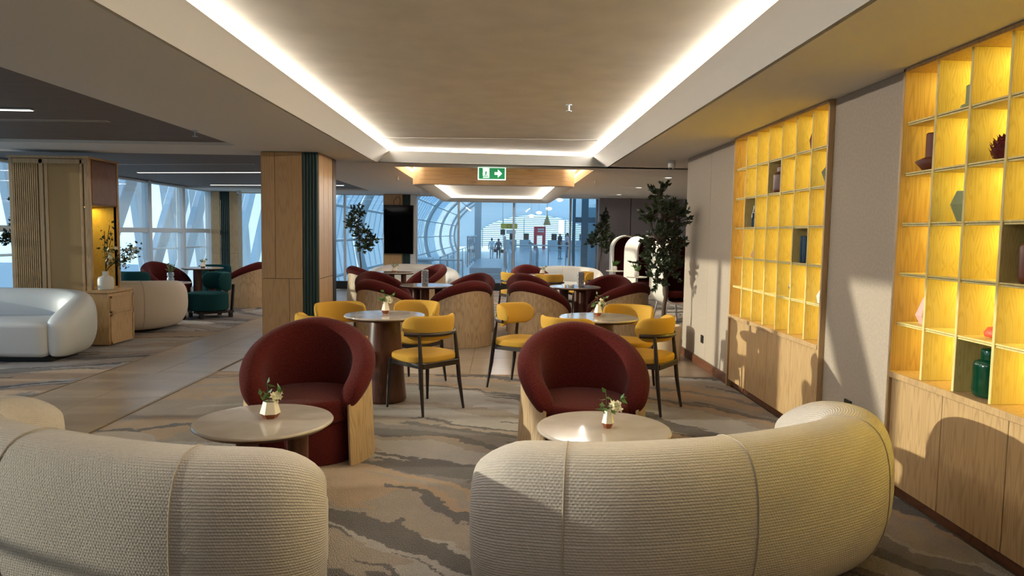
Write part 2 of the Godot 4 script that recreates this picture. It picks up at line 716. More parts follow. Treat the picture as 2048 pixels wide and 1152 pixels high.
func build_walls() -> void:
	var n: Node3D = setting_node("wall_right")
	var panel := func(z0: float, z1: float) -> void:
		var g := Geo.new()
		g.at(Vector3(WALL + 0.2, 1.24, (z0 + z1) / 2), Vector3(0.4, 2.48, absf(z1 - z0) - 0.006), 0.003)
		put("wall_panel", g, M.wall_fabric, n)
	panel.call(3.0, -2.13)
	panel.call(-4.125, -5.035)
	panel.call(-7.085, -7.98)
	panel.call(-7.98, -9.0)
	var g := Geo.new()
	g.at(Vector3(WALL + 0.52, 1.24, -3.0), Vector3(0.2, 2.6, 12.0))
	put("wall_core", g, M.wall_fabric, n)
	# return of that wall to the right, then the far wall and the closing sides
	g = Geo.new()
	g.at(Vector3(4.6, 1.24, -8.9), Vector3(3.7, 2.6, 0.2))
	setting("wall_return", g, M.wall_fabric)
	n = setting_node("wall_far")
	for e in [[2.57, 3.38], [3.40, 4.3], [4.32, 6.1]]:
		g = Geo.new()
		g.at(Vector3((e[0] + e[1]) / 2, 1.24, FARZ), Vector3(e[1] - e[0], 2.52, 0.2), 0.004)
		put("wall_panel", g, M.grey_fabric, n)
	g = Geo.new()
	g.at(Vector3(4.3, 1.24, FARZ - 0.12), Vector3(3.6, 2.6, 0.1))
	put("wall_core", g, M.grey_fabric, n)
	g = Geo.new()
	g.at(Vector3(6.15, 1.24, -13.9), Vector3(0.3, 2.7, 10.2))
	setting("wall_side", g, M.grey_fabric)
	g = Geo.new()
	g.at(Vector3(-0.75, 1.24, 3.1), Vector3(13.9, 2.7, 0.2))
	setting("wall_back", g, M.dark_wood)
	g = Geo.new()
	g.at(Vector3(WALL - 0.009, 0.05, -8.04), Vector3(0.02, 0.1, 1.9), 0.004)
	setting("baseboard_right", g, M.skirting_wood)
	g = Geo.new()
	g.at(Vector3(WALL - 0.009, 0.05, -4.58), Vector3(0.02, 0.1, 0.9), 0.004)
	setting("baseboard_middle", g, M.skirting_wood)


# a moulding run along a path in plan: profile points are (how far outwards, height)
func moulding(g: Geo, path: Array, prof: Array, side: float, closed := false) -> void:
	var K := path.size()
	var rows := []
	for i in K:
		var p: Vector2 = path[i]
		var d0: Vector2
		var d1: Vector2
		if closed:
			d0 = (p - path[(i + K - 1) % K]).normalized()
			d1 = (path[(i + 1) % K] - p).normalized()
		else:
			d0 = (p - path[maxi(i - 1, 0)]).normalized() if i > 0 else (path[1] - p).normalized()
			d1 = (path[mini(i + 1, K - 1)] - p).normalized() if i < K - 1 else d0
		var n0 := Vector2(-d0.y, d0.x) * side
		var n1 := Vector2(-d1.y, d1.x) * side
		var mi := (n0 + n1).normalized()
		mi /= maxf(0.4, mi.dot(n0))
		var row := PackedVector3Array()
		for q in prof:
			row.push_back(Vector3(p.x + mi.x * q.x, q.y, p.y + mi.y * q.x))
		rows.append(row)
	# each straight run on its own, so that corners stay crisp
	for i in (K if closed else K - 1):
		g.grid([rows[i], rows[(i + 1) % K]])


func build_ceiling() -> void:
	var slab := func(called: String, x0: float, x1: float, z0: float, z1: float, y: float, m: Material) -> MeshInstance3D:
		var g := Geo.new()
		g.at(Vector3((x0 + x1) / 2, y + 0.15, (z0 + z1) / 2), Vector3(x1 - x0, 0.3, absf(z1 - z0)))
		return setting(called, g, m)
	var g := Geo.new()
	g.at(Vector3(-0.75, 2.95, -7.9), Vector3(13.9, 0.1, 22.2))
	setting("ceiling_roof", g, M.ceiling_paint)
	slab.call("ceiling_left", -3.10, -1.80, 3.0, -10.02, CEIL, M.ceiling_paint)
	slab.call("ceiling_right", 1.53, WALL + 0.42, 3.0, -10.46, CEIL, M.ceiling_paint)
	slab.call("ceiling_front", -1.8, 1.53, 3.0, -0.8, CEIL, M.ceiling_paint)
	# behind the skewed end of the first tray
	g = Geo.new()
	var poly := [Vector2(-3.10, -10.02), Vector2(-1.80, -10.02), Vector2(1.53, -10.46), Vector2(6.2, -10.46), Vector2(6.2, -10.75), Vector2(-3.10, -10.75)]
	for y in [CEIL, CEIL + 0.3]:
		for i in range(1, 5):
			g.tri(Vector3(poly[0].x, y, poly[0].y), Vector3(poly[i].x, y, poly[i].y), Vector3(poly[i + 1].x, y, poly[i + 1].y))
	setting("ceiling_middle", g, M.ceiling_paint)
	slab.call("ceiling_bay", WALL + 0.42, 6.2, -8.8, -10.46, CEIL, M.ceiling_paint)
	slab.call("ceiling_far_left", -3.15, -1.62, -10.75, FARZ - 0.1, CEIL, M.ceiling_paint)
	slab.call("ceiling_far_right", 1.38, 6.2, -10.75, FARZ - 0.1, CEIL, M.ceiling_paint)
	slab.call("ceiling_end", -1.62, 1.38, -17.9, FARZ - 0.1, CEIL, M.ceiling_paint)
	slab.call("ceiling_recess", -1.62, 1.38, -10.75, -17.9, 2.66, M.panel_paint)
	slab.call("ceiling_wood_near", -7.62, -3.10, 3.0, -8.42, 2.515, M.grey_wood)
	slab.call("ceiling_beam", -7.62, -3.10, -8.42, -9.45, CEIL, M.ceiling_paint)
	slab.call("ceiling_wood_far", -7.62, -3.15, -9.45, -17.0, 2.515, M.grey_wood)
	slab.call("ceiling_strip", -7.62, -3.15, -17.0, FARZ - 0.1, CEIL, M.ceiling_paint)
	# first tray: raised panel, curved border, light strip between the two
	slab.call("ceiling_tray", -1.75, 1.45, -0.6, -10.5, 2.665, M.panel_paint)
	var path := [Vector2(-1.572, -0.8), Vector2(-1.572, -9.98), Vector2(1.30, -10.30), Vector2(1.30, -0.8)]
	g = Geo.new()
	moulding(g, path, [Vector2(0.0, 2.628), Vector2(0.035, 2.608), Vector2(0.085, 2.572), Vector2(0.135, 2.532), Vector2(0.175, 2.500), Vector2(0.198, 2.478)], -1.0)
	moulding(g, path, [Vector2(0.198, 2.478), Vector2(0.202, 2.55)], -1.0)
	moulding(g, path, [Vector2(0.0, 2.628), Vector2(0.03, 2.628)], -1.0)
	setting("trim_1", g, M.ceiling_paint)
	g = Geo.new()
	moulding(g, path, [Vector2(0.2, 2.53), Vector2(0.26, 2.53)], -1.0)
	setting("trim_2", g, M.dark_metal)
	var lamp := thing("cove_light_strip", "warm light strip round the raised ceiling panel overhead", "light strip")
	var seg := func(a: Vector2, b: Vector2, y: float, nrm: Vector2, per: float, parent: Node3D) -> void:
		var sg := Geo.new()
		var mid := (a + b) / 2
		var L := (b - a).length()
		sg.box(Transform3D(Basis(Vector3((b - a).normalized().x, 0, (b - a).normalized().y), Vector3.UP, Vector3(-(b - a).normalized().y, 0, (b - a).normalized().x)), Vector3(mid.x, y, mid.y)), Vector3(L, 0.03, 0.006))
		var o := put("led_strip", sg, M.led, parent)
		area(o, "led_strip_light", Vector3(mid.x + nrm.x * 0.006, y, mid.y + nrm.y * 0.006), Vector3(nrm.x, -0.3, nrm.y), Vector2(L, 0.028), per * L, Color(1, 0.97, 0.92))
	seg.call(Vector2(-1.585, -0.85), Vector2(-1.585, -4.0), 2.647, Vector2(1, 0), 1.25, lamp)
	seg.call(Vector2(-1.585, -4.0), Vector2(-1.585, -9.98), 2.647, Vector2(1, 0), 1.25, lamp)
	seg.call(Vector2(1.313, -0.85), Vector2(1.313, -4.0), 2.647, Vector2(-1, 0), 1.25, lamp)
	seg.call(Vector2(1.313, -4.0), Vector2(1.313, -10.30), 2.647, Vector2(-1, 0), 1.25, lamp)
	seg.call(Vector2(-1.572, -9.995), Vector2(1.30, -10.315), 2.647, Vector2(0.11, 0.99), 1.25, lamp)
	# second recess with a hanging timber-faced block
	lamp = thing("cove_light_strip", "light strip in the recess round the hanging timber ceiling block", "light strip")
	seg.call(Vector2(-1.60, -10.8), Vector2(-1.60, -17.8), 2.60, Vector2(1, 0), 1.25, lamp)
	seg.call(Vector2(1.36, -10.8), Vector2(1.36, -17.8), 2.60, Vector2(-1, 0), 1.25, lamp)
	var blk := thing("hanging_ceiling_block", "dropped ceiling block with rounded timber fascia behind the exit sign", "ceiling block")
	var outline := []
	var x0 := -1.42
	var x1 := 1.15
	var za := -11.2
	var zb := -17.25
	var r := 0.22
	for c in [[x1 - r, za - r, 0.0], [x0 + r, za - r, 90.0], [x0 + r, zb + r, 180.0], [x1 - r, zb + r, 270.0]]:
		for k in 7:
			var a := deg_to_rad(c[2] + 15.0 * k)
			outline.append(Vector2(c[0] + r * cos(a), c[1] + r * sin(a)))
	g = Geo.new()
	var rows := []
	for p in outline:
		rows.append(PackedVector3Array([Vector3(p.x, 2.655, p.y), Vector3(p.x, 2.262, p.y)]))
	g.grid(rows, true)
	put("fascia", g, M.oak_cross, blk)
	g = Geo.new()
	var inner := []
	for p in outline:
		inner.append(Vector2(clampf(p.x, -1.13, 0.88), clampf(p.y, -16.2, -11.55)))
	rows = []
	for i in outline.size():
		var p: Vector2 = outline[i]
		var q: Vector2 = inner[i]
		rows.append(PackedVector3Array([Vector3(p.x, 2.262, p.y), Vector3(lerpf(p.x, q.x, 0.08), 2.25, lerpf(p.y, q.y, 0.08)), Vector3(lerpf(p.x, q.x, 0.6), 2.262, lerpf(p.y, q.y, 0.6)), Vector3(q.x, 2.30, q.y)]))
	g.grid(rows, true)
	put("soffit", g, M.ceiling_paint, blk)
	g = Geo.new()
	g.at(Vector3(-0.125, 2.36, -13.9), Vector3(2.3, 0.03, 5.0))
	put("soffit_panel", g, M.panel_paint, blk)
	lamp = thing("cove_light_strip", "rectangular light strip under the hanging timber ceiling block", "light strip")
	seg.call(Vector2(-1.14, -11.6), Vector2(-1.14, -16.2), 2.322, Vector2(1, 0), 1.25, lamp)
	seg.call(Vector2(0.89, -11.6), Vector2(0.89, -16.2), 2.322, Vector2(-1, 0), 1.25, lamp)
	seg.call(Vector2(-1.13, -16.21), Vector2(0.88, -16.21), 2.322, Vector2(0, 1), 1.25, lamp)


func build_facade() -> void:
	var n: Node3D = setting_node("window_1")
	var zs := [2.9, 1.4, -0.2, -1.9, -3.65, -5.4, -7.1, -8.75, -10.4, -12.0, -13.6, -15.2, -16.8, -18.4]
	for zz in zs:
		var g := Geo.new()
		g.at(Vector3(FACADE, 1.24, zz), Vector3(0.16, 2.55, 0.13), 0.01)
		put("mullion", g, M.white_metal, n)
	for i in zs.size() - 1:
		var a: float = zs[i]
		var b: float = zs[i + 1]
		for e in ([[0.12, 1.42], [1.52, 2.46]] if b < -9.0 else [[0.12, 2.46]]):
			var g := Geo.new()
			g.at(Vector3(FACADE, (e[0] + e[1]) / 2, (a + b) / 2), Vector3(0.008, e[1] - e[0], a - b - 0.13))
			put("pane", g, M.pane, n)
	for e in [[0.06, 0.14, 0.2, 3.0], [1.47, 0.10, 0.1, -9.0], [2.48, 0.04, 0.12, 3.0]]:
		var g := Geo.new()
		g.at(Vector3(FACADE, e[0], (e[3] - 18.9) / 2), Vector3(e[2], e[1], 18.9 + e[3]), 0.005)
		put("transom", g, M.white_metal, n)
	var g2 := Geo.new()
	g2.tube([Vector3(FACADE - 0.16, 1.06, 3), Vector3(FACADE - 0.16, 1.06, -18.8)], 0.022)
	put("handrail", g2, M.white_metal, n)
	# leaning steel struts outside, crossing in pairs
	for zc in [3.4, 0.4, -2.97, -9.6, -12.2, -14.3, -16.6, -18.2, -19.9, -21.8, -23.6]:
		var g := Geo.new()
		g.bar(Vector3(-8.3, -1.0, zc + 0.6), Vector3(-8.3 + 0.15, 4.2, zc - 2.52), 0.18, 0.41, 0.02, Vector3(1, 0, 0))
		put("strut", g, M.white_metal, n)
		if zc > -9.0:
			continue
		g = Geo.new()
		g.bar(Vector3(-8.9, -1.0, zc - 1.7), Vector3(-8.75, 4.2, zc - 0.2), 0.18, 0.42, 0.02, Vector3(1, 0, 0))
		put("strut", g, M.white_metal, n)
	# unseen boxes added on the outside ledge to break the sun into floor bars
	for e in [[2.6, 0.3], [0.1, -1.5], [-1.75, -3.4], [-3.6, -4.5], [-4.75, -5.5], [-5.75, -6.02], [-6.36, -6.75], [-6.85, -7.15], [-7.42, -8.1], [-8.4, -9.0], [-9.3, -9.9]]:
		var g := Geo.new()
		g.at(Vector3(-8.1, 0.3, (e[0] + e[1]) / 2), Vector3(0.4, 0.62, e[0] - e[1]), 0.01)
		put("added_shade_box", g, M.white_metal, n)
	var gg := Geo.new()
	gg.at(Vector3(-8.3, -0.1, -8.0), Vector3(1.5, 0.2, 22.4))
	put("ledge", gg, M.white_metal, n)
	gg = Geo.new()
	gg.at(Vector3(-79.0, -5.2, -30.0), Vector3(140.0, 0.4, 200.0))
	var ap := setting("floor_apron", gg, mat("apron_concrete", Color(0.66, 0.68, 0.68), 0.9))
	ap.set_meta("label", "pale concrete apron outside the slanting windows")


func build_far_glass() -> void:
	var n: Node3D = setting_node("window_2")
	var xs := [-7.4, -5.6, -4.117, -2.26, -1.134, 0.317, 1.811, 2.57]
	for i in xs.size():
		var g := Geo.new()
		g.at(Vector3(xs[i], 1.24, FARZ), Vector3(0.055 if i != 3 else 0.10, 2.5, 0.10), 0.006)
		put("mullion", g, M.white_metal if i == 3 or i == 2 else M.steel, n)
		if i < xs.size() - 1:
			g = Geo.new()
			g.at(Vector3((xs[i] + xs[i + 1]) / 2, 1.34, FARZ), Vector3(xs[i + 1] - xs[i] - 0.06, 2.28, 0.01))
			put("pane", g, M.pane, n)
	var g3 := Geo.new()
	g3.at(Vector3(-2.4, 0.1, FARZ), Vector3(9.9, 0.2, 0.12), 0.005)
	put("base_channel", g3, M.black, n)
	g3 = Geo.new()
	g3.at(Vector3(-2.4, 2.56, FARZ), Vector3(9.9, 0.2, 0.14))
	put("head_channel", g3, M.ceiling_paint, n)


func ribs(parent: Node, x0: float, x1: float, z: float, y0: float, y1: float, k: int) -> void:
	var back := Geo.new()
	back.at(Vector3((x0 + x1) / 2, (y0 + y1) / 2, z - 0.012), Vector3(x1 - x0, y1 - y0, 0.02))
	put("rib_backing", back, M.green_rib, parent)
	var w := (x1 - x0) / k
	for i in k:
		var g := Geo.new()
		var P := []
		for y in [y0, y1]:
			var row := PackedVector3Array()
			for j in 7:
				var a := PI * j / 6.0
				row.push_back(Vector3(x0 + w * (i + 0.5) - cos(a) * w * 0.42, y, z + sin(a) * w * 0.45 - 0.004))
			P.append(row)
		g.grid(P)
		put("rib", g, M.green_rib, parent)


func build_columns() -> void:
	var c := thing("timber_clad_column", "big square column clad in oak with dark green ribbed strip beside the aisle", "column")
	var pan := func(x0: float, x1: float, y0: float, y1: float, z: float, m: Material, parent: Node3D) -> void:
		var g := Geo.new()
		g.at(Vector3((x0 + x1) / 2, (y0 + y1) / 2, z - 0.015), Vector3(x1 - x0 - 0.005, y1 - y0 - 0.005, 0.03), 0.003)
		put("panel", g, m, parent)
	var core := Geo.new()
	core.at(Vector3(-2.65, 1.24, -9.33), Vector3(0.66, 2.476, 0.70))
	put("core", core, M.dark_wood, c)
	pan.call(-3.0, -2.83, 0.90, 2.476, -8.95, M.oak_column, c)
	pan.call(-2.83, -2.49, 0.90, 2.476, -8.95, M.oak_column, c)
	pan.call(-3.0, -2.66, 0.003, 0.90, -8.95, M.oak_column, c)
	pan.call(-2.66, -2.49, 0.003, 0.90, -8.95, M.oak_column, c)
	ribs(c, -2.487, -2.295, -8.955, 0.003, 2.476, 5)
	for e in [[0.003, 0.90], [0.90, 2.476]]:
		for k in 3:
			var g := Geo.new()
			g.at(Vector3(-2.305, (e[0] + e[1]) / 2, -8.985 - 0.12 - 0.235 * k), Vector3(0.03, e[1] - e[0] - 0.005, 0.23), 0.003)
			put("panel", g, M.oak_column, c)
		var g2 := Geo.new()
		g2.at(Vector3(-3.0, (e[0] + e[1]) / 2, -9.33), Vector3(0.03, e[1] - e[0] - 0.005, 0.69), 0.003)
		put("panel", g2, M.oak_column, c)
	var g3 := Geo.new()
	g3.at(Vector3(-2.31, 1.24, -9.79), Vector3(0.05, 2.47, 0.18), 0.004)
	put("edge_plate", g3, M.black, c)
	# column that carries the television
	c = thing("timber_clad_column", "oak column with green ribs behind the black television screen", "column")
	core = Geo.new()
	core.at(Vector3(-2.63, 1.24, -18.58), Vector3(0.84, 2.476, 0.28))
	put("core", core, M.oak_column, c)
	pan.call(-3.05, -2.56, 0.003, 0.92, -18.41, M.oak_column, c)
	pan.call(-3.05, -2.56, 0.92, 2.476, -18.41, M.oak_column, c)
	ribs(c, -2.555, -2.36, -18.42, 0.003, 2.476, 5)
	pan.call(-2.355, -2.21, 0.003, 2.476, -18.41, M.white_metal, c)
	c = thing("timber_clad_column", "pale oak column with teal ribs at the end of the slanting windows", "column")
	core = Geo.new()
	core.at(Vector3(-7.07, 1.24, -18.5), Vector3(0.64, 2.476, 0.3))
	put("core", core, M.oak, c)
	pan.call(-7.41, -7.20, 0.003, 0.9, -18.33, M.oak, c)
	pan.call(-7.41, -7.20, 0.9, 2.476, -18.33, M.oak, c)
	ribs(c, -7.195, -6.965, -18.34, 0.003, 2.476, 5)
	pan.call(-6.96, -6.74, 0.003, 0.9, -18.33, M.oak, c)
	pan.call(-6.96, -6.74, 0.9, 2.476, -18.33, M.oak, c)
	# television
	var t := thing("television", "tall black television screen hung upright on the far oak column", "television", Vector3(-2.645, 1.575, -18.36))
	var g4 := Geo.new()
	g4.at(Vector3.ZERO, Vector3(0.76, 1.25, 0.06), 0.008)
	put("housing", g4, M.black, t)
	g4 = Geo.new()
	g4.at(Vector3(0, 0, 0.031), Vector3(0.73, 1.22, 0.004))
	put("screen", g4, M.screen_glass, t)
	g4 = Geo.new()
	g4.tube([Vector3(-0.12, 0.62, 0.0), Vector3(-0.13, 0.72, 0.02), Vector3(-0.04, 0.84, 0.0)], 0.007, 6)
	put("cable", g4, M.black, t)
	g4 = Geo.new()
	g4.tube([Vector3(0.02, 0.62, 0.0), Vector3(0.04, 0.75, 0.02), Vector3(0.0, 0.86, 0.0)], 0.007, 6)
	put("cable", g4, M.black, t)


func build_divider() -> void:
	var c := thing("divider_cabinet", "tall oak divider cabinet with slatted panel, woven panel and lit side niche", "cabinet", Vector3(-5.74, 0, -9.5))
	# local: x -0.5..0.5, z +0.35 front
	var bx := func(called: String, ctr: Vector3, size: Vector3, m: Material, b := 0.003) -> MeshInstance3D:
		var g := Geo.new()
		g.at(ctr, size, b)
		return put(called, g, m, c)
	bx.call("carcass", Vector3(-0.19, 1.2, -0.02), Vector3(0.60, 2.38, 0.68), M.oak)
	bx.call("plinth", Vector3(0, 0.05, 0), Vector3(0.94, 0.1, 0.64), M.dark_wood)
	bx.call("top_board", Vector3(0, 2.385, 0), Vector3(1.02, 0.03, 0.74), M.oak)
	bx.call("stile", Vector3(-0.475, 1.23, 0.335), Vector3(0.05, 2.26, 0.03), M.oak)
	bx.call("stile", Vector3(-0.10, 1.23, 0.335), Vector3(0.05, 2.26, 0.03), M.oak)
	bx.call("stile", Vector3(-0.04, 1.23, 0.333), Vector3(0.04, 2.26, 0.025), M.oak)
	bx.call("stile", Vector3(0.405, 1.23, 0.335), Vector3(0.03, 2.26, 0.03), M.oak)
	bx.call("stile", Vector3(0.47, 1.2, 0.32), Vector3(0.06, 2.36, 0.06), M.oak)
	bx.call("rail", Vector3(0, 2.335, 0.335), Vector3(0.9, 0.06, 0.03), M.oak)
	for i in 12:
		bx.call("slat", Vector3(-0.435 + 0.026 * i, 1.22, 0.338), Vector3(0.014, 2.18, 0.03), M.oak, 0.002)
	var cane := cloth("woven_cane", Color(0.66, 0.54, 0.37), 0.12, 0.2, 14.0, 0.1, 0.8)
	bx.call("woven_panel", Vector3(0.185, 1.22, 0.328), Vector3(0.41, 2.2, 0.015), cane)
	# side niche
	bx.call("cupboard", Vector3(0.29, 2.075, -0.02), Vector3(0.38, 0.58, 0.64), M.cupboard_wood)
	bx.call("cupboard_door", Vector3(0.487, 2.075, -0.02), Vector3(0.018, 0.54, 0.58), M.cupboard_wood)
	bx.call("side_stile", Vector3(0.47, 1.2, -0.34), Vector3(0.06, 2.36, 0.04), M.oak)
	bx.call("niche_back", Vector3(0.10, 1.25, -0.02), Vector3(0.02, 1.1, 0.64), M.oak_shelf)
	bx.call("niche_side", Vector3(0.29, 1.25, -0.33), Vector3(0.38, 1.1, 0.02), M.oak_shelf)
	bx.call("lower_body", Vector3(0.29, 0.36, -0.02), Vector3(0.38, 0.7, 0.64), M.oak)
	var g := Geo.new()
	g.at(Vector3(0.17, 1.775, -0.02), Vector3(0.02, 0.01, 0.5))
	var o := put("led_strip", g, M.led_yellow, c)
	area(o, "led_strip_light", Vector3(0.17, 1.766, -0.02), Vector3(0.1, -1, 0), Vector2(0.5, 0.02), 0.3, Color(1, 0.80, 0.28))
	var s := thing("sideboard", "small oak sideboard with drawer and door beside the tall divider cabinet", "sideboard", Vector3(-5.085, 0, -9.31))
	var sb := func(called: String, ctr: Vector3, size: Vector3, b := 0.003) -> MeshInstance3D:
		var g5 := Geo.new()
		g5.at(ctr, size, b)
		return put(called, g5, M.oak, s)
	sb.call("body", Vector3(-0.005, 0.345, 0), Vector3(0.27, 0.65, 0.6))
	sb.call("top_board", Vector3(-0.005, 0.69, 0), Vector3(0.28, 0.03, 0.62))
	for e in [["drawer", 0.53, 0.22], ["door", 0.215, 0.38]]:
		var d: MeshInstance3D = sb.call(e[0], Vector3(0.134, e[1], 0), Vector3(0.012, e[2], 0.56))
		for f in [[0.0, e[2] / 2 - 0.015, 0.56, 0.03], [0.0, -e[2] / 2 + 0.015, 0.56, 0.03]]:
			var g6 := Geo.new()
			g6.at(Vector3(0.143, e[1] + f[1], f[0]), Vector3(0.012, f[3], f[2]), 0.002)
			put("frame_rail", g6, M.oak, d)
		for sgn in [-1, 1]:
			var g7 := Geo.new()
			g7.at(Vector3(0.143, e[1], sgn * 0.265), Vector3(0.012, e[2], 0.03), 0.002)
			put("frame_stile", g7, M.oak, d)
	var v := thing("vase", "white ceramic bottle vase on the small oak sideboard", "vase", Vector3(-5.10, 0.705, -9.22))
	g = Geo.new()
	g.lathe([Vector2(0, 0), Vector2(0.085, 0.0), Vector2(0.095, 0.02), Vector2(0.095, 0.13), Vector2(0.085, 0.165), Vector2(0.05, 0.18), Vector2(0.038, 0.19), Vector2(0.036, 0.24), Vector2(0.03, 0.24), Vector2(0.03, 0.15)], 24)
	put("body", g, M.white_plastic, v)
	var bq := thing("magnolia_branch", "dark leafy branches with cream blossoms in the white bottle vase", "branches", Vector3(-5.10, 0.84, -9.22))
	var st := Geo.new()
	var lf := Geo.new()
	var pt := Geo.new()
	rng.seed = 5
	for e in [Vector3(0.38, 0.33, 0.05), Vector3(0.24, 0.24, -0.05), Vector3(0.30, 0.42, -0.1), Vector3(0.03, 0.62, 0.05), Vector3(0.10, 0.55, 0.0), Vector3(0.16, 0.4, 0.1), Vector3(0.06, 0.7, -0.02), Vector3(0.42, 0.42, 0.0)]:
		var path := [Vector3(0, 0.02, 0), Vector3(0.004, 0.1, 0.0), e * 0.55 + Vector3(0, 0.1, 0), e]
		st.tube(catmull(path, 4), 0.004, 5)
		var dense := 34 if e.x > 0.12 else 16
		for k in dense:
			var u := rng.randf_range(0.45, 1.05)
			var p: Vector3 = Vector3(0, 0.1, 0).lerp(e, u) + Vector3(rng.randf_range(-0.07, 0.07), rng.randf_range(-0.06, 0.06), rng.randf_range(-0.07, 0.07))
			leaf_at(lf, p, rng.randf_range(0.035, 0.06))
		if e.x > 0.12:
			for k in 7:
				var p: Vector3 = e * rng.randf_range(0.7, 1.0) + Vector3(rng.randf_range(-0.06, 0.06), rng.randf_range(-0.05, 0.03), rng.randf_range(-0.06, 0.06))
				blossom(pt, p, 0.028)
	put("stem", st, M.bark, bq)
	put("foliage", lf, M.leaf, bq).set_meta("kind", "stuff")
	put("blossom", pt, M.petal, bq)


func leaf_at(g: Geo, p: Vector3, s: float, dir := Vector3.ZERO) -> void:
	var d := dir
	if d == Vector3.ZERO:
		d = Vector3(rng.randf_range(-1, 1), rng.randf_range(-0.5, 1), rng.randf_range(-1, 1)).normalized()
	var side := d.cross(Vector3(rng.randf_range(-1, 1), rng.randf_range(-1, 1), rng.randf_range(-1, 1))).normalized()
	var up := side.cross(d).normalized()
	var w := side * s * 0.29
	var a := p
	var m1 := p + d * s * 0.4
	var tip := p + d * s - up * s * 0.15
	var l := m1 + w + up * s * 0.06
	var r := m1 - w + up * s * 0.06
	var m2 := p + d * s * 0.75 - up * s * 0.04
	g.tri(a, m1, l)
	g.tri(a, r, m1)
	g.tri(m1, m2, l)
	g.tri(m1, r, m2)
	g.tri(l, m2, tip)
	g.tri(m2, r, tip)


func blossom(g: Geo, p: Vector3, s: float) -> void:
	var ax := Vector3(rng.randf_range(-1, 1), rng.randf_range(-0.2, 1), rng.randf_range(-1, 1)).normalized()
	var x := ax.cross(Vector3(0.3, 0.5, 0.8)).normalized()
	var y := ax.cross(x)
	for k in 5:
		var a := TAU * k / 5.0
		var d := x * cos(a) + y * sin(a)
		var e := x * -sin(a) + y * cos(a)
		var q := p + d * s * 0.6 + ax * s * 0.25
		g.tri(p, q + e * s * 0.35, q - e * s * 0.35)
		g.tri(q + e * s * 0.35, p + d * s + ax * s * 0.45, q - e * s * 0.35)


# ---------------------------------------------------------------- wall shelves
func build_shelves() -> void:
	shelf_unit("lit oak wall shelving with seven columns beside the big indoor tree", -7.06, 0.2857, [[1, 3], [2, 1], [3, 5]])
	shelf_unit("nearest lit oak wall shelving holding the green glazed jar", -4.10, 0.277, [[3, 3], [5, 2]])
	shelf_items()


func shelf_unit(label: String, zf: float, pitch: float, unlit: Array) -> void:
	var u := thing("wall_shelving", label, "shelving", Vector3(WALL - 0.025, 0, zf))
	var L := pitch * 7.0
	var bx := func(called: String, ctr: Vector3, size: Vector3, m: Material, b := 0.002) -> MeshInstance3D:
		var g := Geo.new()
		g.at(ctr, size, b)
		return put(called, g, m, u)
	bx.call("back_panel", Vector3(0.335, 1.24, L / 2), Vector3(0.02, 2.46, L), M.oak_shelf)
	bx.call("top_board", Vector3(0.165, 2.466, L / 2), Vector3(0.36, 0.022, L + 0.05), M.oak)
	for e in [-0.012, L + 0.012]:
		bx.call("side_board", Vector3(0.165, 1.238, e), Vector3(0.36, 2.474, 0.024), M.oak)
	bx.call("base_rail", Vector3(0.155, 0.715, L / 2), Vector3(0.35, 0.036, L), M.oak)
	bx.call("plinth", Vector3(0.19, 0.035, L / 2), Vector3(0.30, 0.07, L), M.skirting_wood)
	for k in 4:
		bx.call("door", Vector3(0.012, 0.382, L * (k + 0.5) / 4.0), Vector3(0.022, 0.62, L / 4.0 - 0.005), M.oak)
	var y0 := 0.733
	var y1 := 2.455
	var rp := (y1 - y0) / 6.0
	var dv := Geo.new()
	dv.at(Vector3(0.165, (y0 + y1) / 2, 0), Vector3(0.325, y1 - y0, 0.018), 0.002)
	var dm := dv.commit()
	for i in range(1, 7):
		put_mesh("divider", dm, M.oak_shelf, u).position.z = pitch * i
	var sg := Geo.new()
	sg.at(Vector3(0.167, 0, 0), Vector3(0.32, 0.009, pitch - 0.019), 0.001)
	sg.at(Vector3(0.169, -0.0115, 0), Vector3(0.316, 0.009, pitch - 0.019), 0.001)
	sg.at(Vector3(0.175, -0.006, 0), Vector3(0.30, 0.006, pitch - 0.02))
	var smh := sg.commit()
	for r in range(1, 6):
		for c in 7:
			put_mesh("shelf_board", smh, M.oak_shelf, u).position = Vector3(0, y0 + rp * r, pitch * (c + 0.5))
	var lg := Geo.new()
	lg.at(Vector3.ZERO, Vector3(0.012, 0.008, pitch - 0.03))
	var lm := lg.commit()
	for r in 6:
		for c in 7:
			if [5 - r, c] in unlit:
				continue
			var o := put_mesh("led_strip", lm, M.led_yellow, u)
			o.position = Vector3(0.312, y0 + rp * (r + 1) - 0.022, pitch * (c + 0.5))
			area(o, "led_strip_light", Vector3(-0.008, -0.006, 0), Vector3(-0.55, -0.83, 0), Vector2(pitch - 0.04, 0.014), 0.145, Color(1, 0.895, 0.36))


func cell(unit: int, row: int, col: int, depth := 0.13) -> Vector3:
	var zf := -7.06 if unit == 1 else -4.10
	var pitch := 0.2857 if unit == 1 else 0.277
	var rp := (2.455 - 0.733) / 6.0
	return Vector3(WALL - 0.025 + depth, 0.733 + rp * (5 - row) + 0.005, zf + pitch * (col + 0.5))


